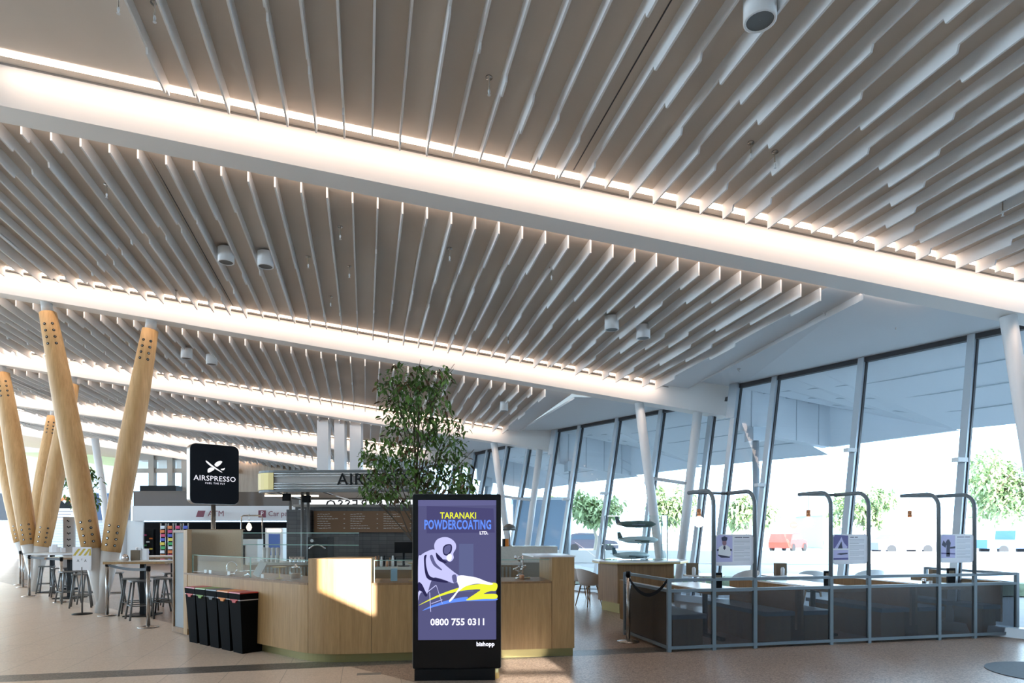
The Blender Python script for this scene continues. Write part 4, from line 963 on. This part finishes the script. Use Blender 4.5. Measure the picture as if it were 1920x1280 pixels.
c0=RF(2.5,12.9,0)
model('dark green model aeroplane on the upper cabinet shelf',(c0.x,c0.y,1.01+.64),.78,M_MG,M_MB,R(160)); model('green and white model aeroplane on middle cabinet shelf',(c0.x+.05,c0.y,1.01+.32),.8,M_MW,M_MG,R(170)); model('white and blue model aeroplane on the lowest cabinet shelf',(c0.x-.1,c0.y,1.02),.8,M_MW,M_MB,R(185))
# ------------------------------------------------------------------ stanchions
def stanchion(p,label,mt=M_STEEL):
    t=thing('queue_stanchion',label,'stanchion',p,0,None)
    MB().lathe([(.16,0),(.16,.012),(.08,.03),(.03,.04)],24).build('base',mt,t,world=False); MB().lathe([(.03,.03),(.03,.93)],16).build('pole',mt,t,world=False); MB().lathe([(.034,.93),(.036,1.0),(.03,1.01)],16).build('belt_head',M_BLK2,t,world=False)
    return t
sts=[((278,1176),'steel queue stanchion nearest, in front of the bar stools'),((201,1154),'queue stanchion at the foot of the nearest pine column'),((115,1129),'queue stanchion left of the yellow striped sign'),((55,1118),'dark queue stanchion left of the second pine column'),((43,1101),'far queue stanchion behind the dark one'),((38,1096),'farthest queue stanchion at the left edge')]
sp_=[]
for (px,py),lab in sts:
    p=G(px,py); stanchion(p,lab); sp_.append(p)
def belt(a,b_,sag,label,z=.96):
    m=MB(); A=Vector((a.x,a.y,z)); B=Vector((b_.x,b_.y,z)); n=12; dn=(B-A).normalized(); side=Vector((-dn.y,dn.x,0))*.002
    for i in range(n):
        s0,s1=i/n,(i+1)/n; p=A.lerp(B,s0)-Vector((0,0,sag*4*s0*(1-s0))); q=A.lerp(B,s1)-Vector((0,0,sag*4*s1*(1-s1)))
        up=Vector((0,0,.024)); m.hexa([p-up-side,p-up+side,p+up+side,p+up-side],[q-up-side,q-up+side,q+up+side,q+up-side])
    o=m.build('retractable_belt',M_NAVY); tag(o,label,'belt'); return o
belt(sp_[1],sp_[0],.04,'black belt from the column-foot stanchion to the nearest one'); belt(sp_[3],sp_[2],.01,'dark blue belt stretched between the left stanchions')
belt(sp_[4],sp_[3],.01,'short dark belt between the far left stanchions')
s6=G(1178,1203); stanchion(s6,'polished queue stanchion at the left corner of the booth screen')
cpt=Vector((BX0,BY-.02,.86)); belt(s6,Vector((BX0-.03,BY+.0,0)),.22,'slack black belt hanging from polished stanchion to the booth corner',.93)
# striped notice stand
p=G(154,1151); t=thing('notice_stand','white notice with yellow stripes on a thin stand beside the nearest pine column','sign',p,-AL)
MB().lathe([(.17,0),(.17,.015),(.02,.03)],24).build('base',M_BLK2,t,world=False); MB().tube([(0,0,.02),(0,0,.9)],.014,10).build('pole',M_STEELD,t,world=False)
MB().bbox(-.18,.18,-.01,.01,.84,1.28).build('notice',M_PAPER,t,world=False)
M_YS=mat('stripe_yellow',(206,178,60),.5)
m=MB()
for i in range(4):
    a=-.17+i*.1; m.add([(a,-.0115,1.12),(a+.05,-.0115,1.12),(min(.17,a+.15),-.0115,1.25),(min(.16,a+.10),-.0115,1.25)],[(0,1,2,3)])
m.build('yellow_stripes',M_YS,t,world=False,recalc=False)
text('A',.07,M_BLK2,t,T(-.07,-.0115,1.02),'lettering',.0005); text('T',.05,M_BLK2,t,T(0,-.0115,1.04),'lettering',.0005); text('A',.07,M_BLK2,t,T(.07,-.0115,1.02),'lettering',.0005)
# menu tower sign
t=thing('menu_tower','tall pale grey menu tower sign with small print on a left bar table','sign',RF((130-960)/F*17.5,17.5),-AL)
MB().bbox(-.15,.15,-.03,.03,.05,1.98).build('panel',M_FROST if False else mat('sign_grey',(186,184,184),.6),t,world=False)
m=MB()
for i in range(5):
    for j in range(3-(i==0)): m.box((-.03+.035*j,-.032,1.88-.17*i-.02*(j%2)),(.03,.003,.035))
m.build('small_print',M_BLK2,t,world=False)
MB().bbox(-.2,.2,-.12,.12,0,.05).build('base',M_BLK2,t,world=False)
# ------------------------------------------------------------------ bar tables and stools
def bartable(label,p,w,d_,h,top,rz):
    t=thing('bar_table',label,'table',p,rz)
    MB().bbox(-w/2,w/2,-d_/2,d_/2,h-.05,h).build('table_top',top,t,world=False)
    MB().bbox(-w/2-.002,w/2+.002,-d_/2-.002,d_/2+.002,h-.006,h+.004).build('stone_surface',M_STONE,t,world=False)
    MB().bbox(-.04,.04,-.04,.04,.02,h-.05).build('post',M_BLK2,t,world=False); MB().bbox(-.25,.25,-.25,.25,0,.02).build('foot_plate',M_BLK2,t,world=False)
    return t
tA=G(268,1153); bartable('oak edged high bar table right of the nearest pine column',tA,1.08,.7,1.03,M_OAK,-AL+.1)
tB=G(98,1110); bartable('white topped high bar table between the pine columns',tB,1.0,.7,1.03,M_TABW,-AL); tC=G(131,1121); bartable('dark high bar table behind the striped notice',tC,.7,.7,.98,M_OAKD,-AL)
tD=RF((325-960)/F*14.5,14.5); bartable('far bar table at the left edge of the cafe counter',tD,1.3,.7,1.03,M_OAKD,-AL)
def stool(label,p,rz):
    t=thing('bar_stool',label,'stool',p,rz,'grey metal bar stools')
    MB().prism([(x,y) for x,y in rrect(-.16,.16,-.16,.16,.04)],.675,.70).build('seat',M_STEELD,t,world=False)
    for sx in (-1,1):
        for sy in (-1,1): MB().tube([(sx*.11,sy*.11,.68),(sx*.19,sy*.19,0)],.017,8).build('leg',M_STEELD,t,world=False)
    c=[(.165,.165),(-.165,.165),(-.165,-.165),(.165,-.165),(.165,.165)]; 
    m=MB()
    for i in range(4): m.tube([(c[i][0],c[i][1],.25),(c[i+1][0],c[i+1][1],.25)],.011,6)
    m.build('footrest',M_STEELD,t,world=False); return t
s0=stool('grey metal bar stool nearest the right pine foot, left of the table post',G(247,1152),.2)
for (px,py),lab,rz in (((262,1160),'grey metal bar stool just left of the nearest stanchion',.5),((308,1152),'grey metal bar stool right of the nearest stanchion',.1),((292,1147),'grey metal bar stool partly behind the right one',.9),((152,1138),'grey metal bar stool behind the striped notice stand',.3),((128,1130),'grey stool left of the striped notice stand',.7),((88,1112),'grey stool by the white topped bar table',.2),((112,1118),'grey stool between two left bar tables',.5),((168,1131),'grey stool behind the left shoe of the nearest pine column',.1),((322,1135),'far grey stool beside the counter end',.4),((215,1133),'far grey stool seen between the shoe and bar table',.2)):
    dup(s0,G(px,py),rz,lab)
def ptab(px,f,z): return RF((px-960)/F*f,f,z)
t=thing('napkin_holder','white and silver napkin holder on the oak bar table','holder',ptab(272,12.1,1.035),-AL); MB().box((0,0,.11),(.1,.08,.22)).build('napkins',M_PAPER,t,world=False); MB().box((-.05,0,.11),(.012,.1,.23)).build('holder_side',M_STEEL,t,world=False)
t=thing('condiment_caddy','wooden condiment caddy on the oak bar table','caddy',ptab(256,12.2,1.035),-AL); MB().box((0,0,.09),(.16,.12,.2)).build('rack',M_KRAFT,t,world=False); MB().lathe([(.03,0),(.03,.2),(.02,.22)],10,c=(.0,.02,.02)).build('sauce_bottle',M_TABW,t,world=False)
t=thing('glass_dome','small clear dome on the oak bar table','dome',ptab(235,12.1,1.035)); MB().lathe([(.06,0),(.06,.06),(.04,.1),(.01,.115)],16).build('dome',M_CHROME,t,world=False)
for i,(px,h_) in enumerate(((97,.16),(103,.2),(110,.14),(118,.12))):
    o=MB().box((0,0,h_/2),(.1,.06,h_)).build('menu_card',M_PAPER); o.location=ptab(px,16.8,1.035); o.rotation_euler=(0,0,-AL+.3*i); tag(o,'white folded menu card standing on the white topped bar table','card','menu cards on the left bar table')
# ------------------------------------------------------------------ far left wall and windows
fw=38.
def fwall(px0,px1,py0,py1,mt,name,parent,dep=.1,f=fw):
    a=W(px0,py1,f); c=W(px1,py1,f); z0=a.z; z1=W(px0,py0,f).z
    return MB().ribbon([Vector((a.x,a.y,0)),Vector((c.x,c.y,0))],dep,z0,z1).build(name,mt,parent)
M_LIMEW=glass('lime_film_glass',(.86,.93,.68),.1,dens=((216,226,192),.55))
wl=sroot('wall_left','pale airside wall at the far left with banners')
fwall(-700,245,975,1046.6,mat('white_blinds',(226,232,236),.6,noise=(2,.03)),'lower_wall',wl)
m=MB()
for i in range(14):
    z=W(0,975+i*5,fw).z; a=W(-160,0,fw-.05); c=W(245,0,fw-.05); m.ribbon([Vector((a.x,a.y,0)),Vector((c.x,c.y,0))],.03,z,z+.02)
m.build('blind_slats',M_MULL,wl)
w8=sroot('window_8','tall bright airside window with lime film at the far left')
fwall(-700,245,848,885,M_LIMEW,'lime_film_pane',w8); fwall(-700,245,885,925,glass('hazy_glass',(.9,.95,.95),.1,dens=((200,214,214),.6)),'clear_pane',w8)
fwall(-700,245,780,848,M_SOFF,'head_panel',w8)
fwall(-700,-80,925,975,M_SOFF,'banner_band',wl)
fwall(22,245,925,975,M_SOFF,'banner_band',wl)
def banner(px0,px1,label,mt,txt,tm,sz):
    a=W(px0,975,fw-.3); t=thing('advertising_banner',label,'banner',(a.x,a.y,W(0,975,fw).z),-AL); w=(px1-px0)/F*fw; h=50/F*fw
    MB().bbox(0,w,-.03,.0,0,h).build('panel',mt,t,world=False)
    for i,(s,dz,q) in enumerate(txt): text(s,sz*q,tm,t,T(w/2,-.04,h*dz),'lettering',.002,bold=.01)
    return t
M_BN=mat('banner_blue',(66,96,140),.5); M_BS=mat('banner_slate',(70,78,90),.5)
banner(-80,22,'slate banner with white bold letters at the left edge',M_BS,(('VV',.72,1.5),('TTH',.40,1.4)),M_PAPER,.42)
b_=banner(105,140,'white mountain logo banner behind the far pine columns',M_PAPER,(),M_TXT,.22)
_q=MB()
for _i in range(3): _q.bbox(.12,1.0-.1*_i,-.045,-.03,.48-.17*_i,.54-.17*_i)
_q.build('caption_lines',M_TXT,b_,world=False)
MB().plate([(.1,.7),(.35,1.15),(.55,.95),(.75,1.3),(1.0,.7)],-.06,-.04).build('mountain_logo',M_NAVY,b_,world=False); MB().plate([(.15,1.0),(.5,1.45),(.95,1.0),(.75,1.32),(.5,1.2)],-.05,-.035).build('orange_arc',M_ORANGE,b_,world=False)
banner(172,238,'plain blue banner between the nearest pine legs',M_BN,(),M_PAPER,.36)
qa,qb=RF(-55,38.4),RF(9,38.4); b6=BE[6]
struct(MB().quad((-34,Yb(35.,-34),Zb(6,-34)+.4),(.5,Yb(35.,.5),Zb(6,.5)+.4),(.5,41,3.9),(-34,52,8.0)).build('ceiling_7',M_CEIL))
struct(MB().ribbon([(-15.2,-9,0),(-19,10,0),(-33,31,0)],.2,0,2.3).build('wall_glare_mask',M_SOFF))  # unseen low wall added on the left to cut glare on the floor
for nm,xx in (('trim_8',2.42),('trim_9',-2.55)):
    kk=0 if xx>0 else 1; y0_=2.0 if kk==0 else Yb(8.3,xx); y1_=Yb(BE[kk+1]['C']-.3,xx); zz=Zb(kk+1,xx)+BE[kk+1]['h']
    struct(MB().hexa([(xx-.006,y0_,zz-.004+TILT[kk]),(xx+.006,y0_,zz-.004+TILT[kk]),(xx+.006,y1_,zz-.004),(xx-.006,y1_,zz-.004)],[(xx-.006,y0_,zz+.01+TILT[kk]),(xx+.006,y0_,zz+.01+TILT[kk]),(xx+.006,y1_,zz+.01),(xx-.006,y1_,zz+.01)]).build(nm,M_MULLD))
# ------------------------------------------------------------------ mezzanine and shops
fm=31.
sh=thing('shop_block','two storey shop block with pale fascia behind the cafe','building',W(240,1058,fm),0)
fwall(248,600,948,976,M_SOFF,'fascia_band',sh,.3,fm-.3)
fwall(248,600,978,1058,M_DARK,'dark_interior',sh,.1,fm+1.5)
fwall(225,268,976,1058,mat('shop_white',(220,226,230),.5),'side_wall',sh,.1,fm)
fwall(440,545,862,948,wood('slat_timber',(150,134,118),(178,160,140),(8,8,.5)),'slatted_wall',sh,.1,fm+2)
fwall(545,720,850,948,mat('upper_wall',(196,200,202),.6),'upper_wall',sh,.1,fm+2)
fwall(250,350,920,948,glass('balustrade_glass',(.3,.3,.33),.2,.05,dens=((112,102,94),.85)),'balustrade',sh,.05,fm)
fwall(350,560,922,948,MATS['balustrade_glass'],'balustrade',sh,.05,fm)
M_WB=mat('upper_column_beige',(164,160,152),.6)
for px in (283,318,345): 
    fwall(px-5,px+5,850,925,M_WB,'upper_column',sh,.3,fm+1.6)
fwall(250,445,878,886,M_WB,'transom',sh,.2,fm+1.7); fwall(250,445,848,862,M_WB,'upper_beam',sh,.3,fm+1.7)
fwall(250,440,862,940,M_GL,'upper_window',sh,.03,fm+2.2)
fwall(262,330,910,925,M_BLK2,'lounge_sofa_row',sh,.6,fm+.6)
M_SIGNR=mat('sign_maroon',(110,40,60),.5)
p=W(405,963,fm-.65); tx=thing('wayfinding_sign','dark lettering ATM on the pale shop fascia','sign',p,-AL); text('ATM',.38,M_SIGNR,tx,T(0,0,0),'lettering',.005); MB().plate([(-.95,-.15),(-.6,-.15),(-.5,.15),(-.85,.15)],-.01,.01).build('icon',M_SIGNR,tx,world=False)
p=W(530,963,fm-.65); tx=thing('wayfinding_sign','dark lettering Car park pay on the pale shop fascia','sign',p,-AL); text('Car park pay',.34,M_SIGNR,tx,T(.2,0,0),'lettering',.005); MB().bbox(-1.15,-.8,-.01,.01,-.17,.17).build('icon',M_SIGNR,tx,world=False); text('P',.3,M_PAPER,tx,T(-.97,-.015,0),'icon_letter',.003)
# merchandise racks
random.seed(9); cols=[mat('merch_%d'%i,c,.5) for i,c in enumerate(((200,60,110),(70,90,190),(220,200,70),(60,160,90),(220,225,230),(220,120,50)))]
for j,px in enumerate((306,320,334,348)):
    t=thing('merchandise_rack',['leftmost','second','third','rightmost'][j]+' tall chrome rack of colourful goods in the dark shop','rack',RF((px-960)/F*(fm+.3),fm+.3),-AL)
    for sx in (-.12,.12): MB().tube([(sx,0,0),(sx,0,2.0)],.03,6).build('rack_post',M_STEEL,t,world=False)
    for i in range(9): MB().box((random.uniform(-.02,.02),-.03,.2+i*.2),(.2,.08,.14)).build('packet',cols[(i*5+j)%6],t,world=False)
t=thing('toy_stand','dark stand with a few bright toys inside the shop','stand',RF((278-960)/F*(fm+.5),fm+.5),-AL); MB().bbox(-.25,.25,0,.2,0,1.7).build('stand_panel',M_BLK2,t,world=False)
for i in range(7): MB().box((-.15+.3*((i*7)%3)/2,-.03,.4+.17*i),(.14,.06,.07)).build('toy',cols[i%6],t,world=False)
fv=24.
t=thing('vending_machine','white and blue machine with glowing panel in the dark recess','machine',RF((514-960)/F*fv,fv),-AL); MB().bbox(-.33,.33,0,.5,0,1.72).build('cabinet',M_WHITE,t,world=False); MB().bbox(-.2,.22,-.02,0,.7,1.5).build('blue_panel',mat('panel_blue',(60,100,180),.4),t,world=False); MB().bbox(-.25,.25,-.02,0,1.58,1.66).build('glow_strip',M_WARM,t,world=False)
t=thing('pendant_lamp','glowing bare bulb hanging in a small chrome frame behind the beige panel','lamp',W(467,990,15),-AL); MB().lathe([(.02,.12),(.05,.06),(.06,.02),(.04,-.04),(.001,-.06)],14,cap=False).build('bulb',M_WARM,t,world=False); MB().tube([(0,0,.12),(0,0,.34)],.006,6).build('cable',M_STEEL,t,world=False)
t=thing('garment_frame','thin chrome arch frame behind the beige panel','frame',RF((472-960)/F*15.2,15.2),-AL); MB().tube([(-.25,0,0),(-.25,0,1.93),(-.2,0,1.96),(.2,0,1.96),(.25,0,1.93),(.25,0,0)],.018,8).build('frame_tube',M_STEEL,t,world=False)
t=thing('espresso_station','pale equipment with black parts behind the beige panel edge','machine',RF((470-960)/F*13.2,13.2),-AL); MB().bbox(-.1,.2,-.15,.15,.9,1.42).build('white_body',M_TABW,t,world=False); MB().bbox(-.22,-.06,-.17,.1,.9,1.3).build('black_body',M_BLK2,t,world=False); MB().bbox(-.5,.6,-.3,.3,0,.9).build('stand',M_OAKD,t,world=False)
t=thing('cup_tower','stack of white paper cups left of the posts','cups',RF((508-960)/F*11.3,11.3,1.04),-AL)
for i in range(4): MB().lathe([(.028,0),(.036,.25),(.001,.26)],12,c=(-.12+.08*i,0,0)).build('cup_stack',M_TABW,t,world=False)
# apron hanging
t=thing('hanging_apron','white and tan cloth hanging on the dark service wall','cloth',W(565,985,12.3),-AL); MB().bbox(-.05,.06,-.02,.02,-.1,.32).build('white_part',M_PAPER,t,world=False); MB().bbox(-.05,.05,-.02,.02,-.42,-.1).build('tan_part',M_OAKD,t,world=False)
# service tower dark left of menu
t=thing('service_tower','dark louvred service tower left of the menu board','tower',RF((560-960)/F*12.35,12.35),-AL); MB().bbox(-.2,.22,-.1,.1,0,2.0).build('tower_body',M_TILES,t,world=False)
# ------------------------------------------------------------------ floor hatch and mat
t=MB().bbox(-.13,.13,-.045,.045,0,.004).build('floor_hatch',M_GREYSL); t.location=G(692,1263); t.rotation_euler=(0,0,-.05); tag(t,'small flush metal hatch in the floor left of the tall screen','hatch')
mt_=mat('mat_blue_grey',(92,104,116),.7,noise=(40,.1)); o=MB().lathe([(.62,0),(.62,.008)],40).build('round_mat',mt_); gp=G(1975,1262); o.location=gp; tag(o,'round blue-grey floor mat at the bottom right corner','mat')
# ------------------------------------------------------------------ outside
def car(label,p,rz,body,kind='hatch'):
    t=thing('parked_car',label,'car',p,rz)
    if kind=='hatch': prof=[(-2,.3),(-2.02,.75),(-1.9,.95),(-1.55,1.42),(-1.0,1.5),(.2,1.48),(.9,1.0),(1.85,.85),(2.02,.6),(2.0,.3)]; gl=[(-1.62,.98),(-1.38,1.36),(.15,1.38),(.72,1.0)]
    elif kind=='sedan': prof=[(-2.3,.3),(-2.35,.8),(-2.2,.98),(-1.5,1.05),(-.95,1.38),(.3,1.42),(1.15,1.0),(2.2,.85),(2.35,.6),(2.3,.3)]; gl=[(-1.4,1.03),(-.9,1.32),(.25,1.35),(.95,1.0)]
    else: prof=[(-2.5,.45),(-2.5,1.05),(-.55,1.05),(-.5,1.65),(.5,1.7),(1.0,1.15),(2.4,1.05),(2.5,.8),(2.5,.45)]; gl=[(-.4,1.1),(-.4,1.58),(.42,1.6),(.85,1.12)]
    MB().plate(prof,-.85,.85).build('body',body,t,world=False); MB().plate(gl,-.86,.86).build('windows',M_CARG,t,world=False)
    for x in (-1.35,1.35):
        for y in (-.8,.8): MB().tube([(x,y-.1,.33),(x,y+.1,.33)],.33,18).build('wheel',M_TYRE,t,world=False)
fo=52.
car('small red hatchback parked outside, between left and middle arches',RF((1478-960)/F*fo,fo),R(35),mat('car_red',(186,58,48),.4))
car('silver sedan parked outside, right of the middle arch',RF((1690-960)/F*46,46),R(-8),mat('car_silver',(126,128,156),.35),'sedan')
car('white estate car behind the silver sedan',RF((1665-960)/F*56,56),R(-8),mat('car_white',(224,226,232),.3),'hatch')
car('pale blue pickup truck parked outside, right of the right arch',RF((1898-960)/F*44,44),R(-10),mat('car_blue',(88,128,184),.4),'pickup')
car('dark car seen through the far window by the model cabinet',RF((1110-960)/F*50,50),R(-20),mat('car_dark',(110,100,110),.4))
def otree(label,px,pyt,pyb,f,wpx,seed,n=1400):
    b=RF((px-960)/F*f,f,0); zt=H+(HY-pyt)/F*f; zb=H+(HY-pyb)/F*f; w=wpx/F*f; random.seed(seed); cr=[]
    for i in range(12):
        a=random.uniform(0,6.28); r_=random.uniform(.1,.75)*w; s=random.uniform(.22,.38)*w
        cr.append((r_*math.cos(a),r_*math.sin(a),random.uniform(zb+.25*(zt-zb),zt-.28*(zt-zb)),s,s,max(.3,(zt-zb)*.28),1))
    tree(label,b,(zb+zt)/2,cr,n,f*.011,seed,M_LEAFO,M_LEAFO,M_BARKO,'outdoor_tree',.16,pot=False)
otree('spreading tree outside at the right picture edge',1872,838,990,58,105,31,4200)
otree('loose outdoor tree behind the middle lamp arch',1625,905,988,50,66,32,1500)
otree('rounded outdoor tree behind the left lamp arch',1400,925,990,48,62,33,1700)
otree('rounded outdoor tree left of the first tall window post',1115,912,988,46,64,34,1900)
otree('outdoor tree between the two white V struts',1255,900,988,50,55,35,1500)
otree('far outdoor tree seen beside the far white braces',1035,925,960,55,40,36,700)
def outb(label,px0,px1,py0,f,mt,py1=None,d_=6):
    a=RF((px0-960)/F*f,f); c=RF((px1-960)/F*f,f); z1=H+(HY-py0)/F*f
    o=thing('outbuilding',label,'building',a); MB().ribbon([a,c],d_,0,z1).build('walls',mt,o); MB().ribbon([a-Vector((.1,.1,0)),c+Vector((.1,-.1,0))],d_,z1,z1+.15).build('roof_edge',M_MULL,o); return o
outb('low blue-grey building outside behind the middle arch',1543,1590,966,62,mat('outb_blue',(150,176,200),.7))
outb('long white building outside beyond the parked cars',1590,1920,972,95,mat('outb_white',(228,228,228),.7))
outb('dark blue-grey terminal wing outside beyond the far glass',962,1066,937,36,mat('outb_slate',(120,140,160),.6))
t=thing('low_barrier','long low white wall between the windows and the car park','wall',RF(6,24)); a=RF(-2,34); c=RF(26,30)
MB().ribbon([a,c],.3,0,.62).build('wall_body',M_KERB,t)
M_HEDGE=mat('hedge_green',(150,168,140),.8,noise=(6,.3),bump=.6)
t=thing('clipped_hedge','low grey-green hedge planted outside along the glass','hedge',RF(5,17)); a=RF(1.5,19.5); c=RF(15.5,14.6); MB().ribbon([a,c],.5,0,.3).build('foliage',M_HEDGE,t)
def roadsign(label,px,py,f,mt,shape):
    p=W(px,py,f); t=thing('road_sign',label,'sign',(p.x,p.y,0),-AL); MB().tube([(0,.03,0),(0,.03,p.z+.3)],.04,8).build('post',M_STEEL,t,world=False); MB().tube([(0,0,p.z),(0,-.03,p.z)],.33,20).build('disc',mt,t,world=False); MB().box((0,-.045,p.z),(.42,.02,.1)).build('bar',M_PAPER,t,world=False)
roadsign('round red no entry sign outside left of the middle arch',1488,984,55,M_RED,0); roadsign('round red no entry sign outside right of the middle arch',1633,980,55,M_RED,0)
# ------------------------------------------------------------------ unseen wall behind the camera, openings shaped to throw the sun patches
SUN=Vector((-.10,-1.0,.265)).normalized()
YB=-9.0
def back(p):
    lam=(p.y-YB)/(-SUN.y); q=p+SUN*lam; return (q.x,q.z)
def facept(px,py,yy=None):  # point on counter front
    t_=(px-960)/F; a=SA+t_*CA; c=CA-t_*SA; 
    f=(8.0-.0797/.9968*.56-.07)/(c+.08*a); return W(px,py,f)
sun_holes=[[back(facept(597,1104)),back(facept(702,1152)),back(facept(702,1040)),back(facept(597,1040))],
       [back(G(944,1257)),back(G(1056,1255)),back(G(1020,1233)),back(G(944,1233))],
       [back(G(935,1285)),back(G(1080,1286)),back(G(1062,1266)),back(G(935,1266))]]
import bmesh
def polywall(sun_holes):
    from mathutils.geometry import tessellate_polygon
    outer=[(-23,-.1),(20,-.1),(20,7.7),(-23,7.7)]
    loops=[[Vector((x,z,0)) for x,z in outer]]
    for h in sun_holes: loops.append([Vector((x,z,0)) for x,z in reversed(h)])
    tri=tessellate_polygon(loops); pts=[p for l in loops for p in l]
    m=MB(); m.add([(p.x,YB,p.y) for p in pts],[tuple(t) for t in tri]); return m
struct(polywall(sun_holes).build('wall_sun_mask',M_SOFF))
# ------------------------------------------------------------------ light
w=bpy.data.worlds.new('World'); scn.world=w; w.use_nodes=True; nt=w.node_tree; bg=nt.nodes['Background']
bg.inputs['Color'].default_value=(.58,.80,1.0,1); bg.inputs['Strength'].default_value=6.0
sl=bpy.data.lights.new('sun','SUN'); sl.energy=20.0; sl.angle=R(.3); sl.color=(1,.95,.87); so=bpy.data.objects.new('sun',sl); COL.objects.link(so)
so.rotation_euler=SUN.to_track_quat('Z','Y').to_euler()
# ------------------------------------------------------------------ camera
cam=bpy.data.cameras.new('camera'); co=bpy.data.objects.new('camera',cam); COL.objects.link(co)
cam.sensor_width=36; cam.lens=36*F/1920; cam.shift_y=(HY-640)/1920; co.location=(0,0,H); co.rotation_euler=(R(90),0,-AL); cam.clip_end=500
scn.camera=co
vs=scn.view_settings; vs.view_transform='Standard'; vs.look='None'; vs.gamma=1; vs.exposure=0.28; vs.use_curve_mapping=False
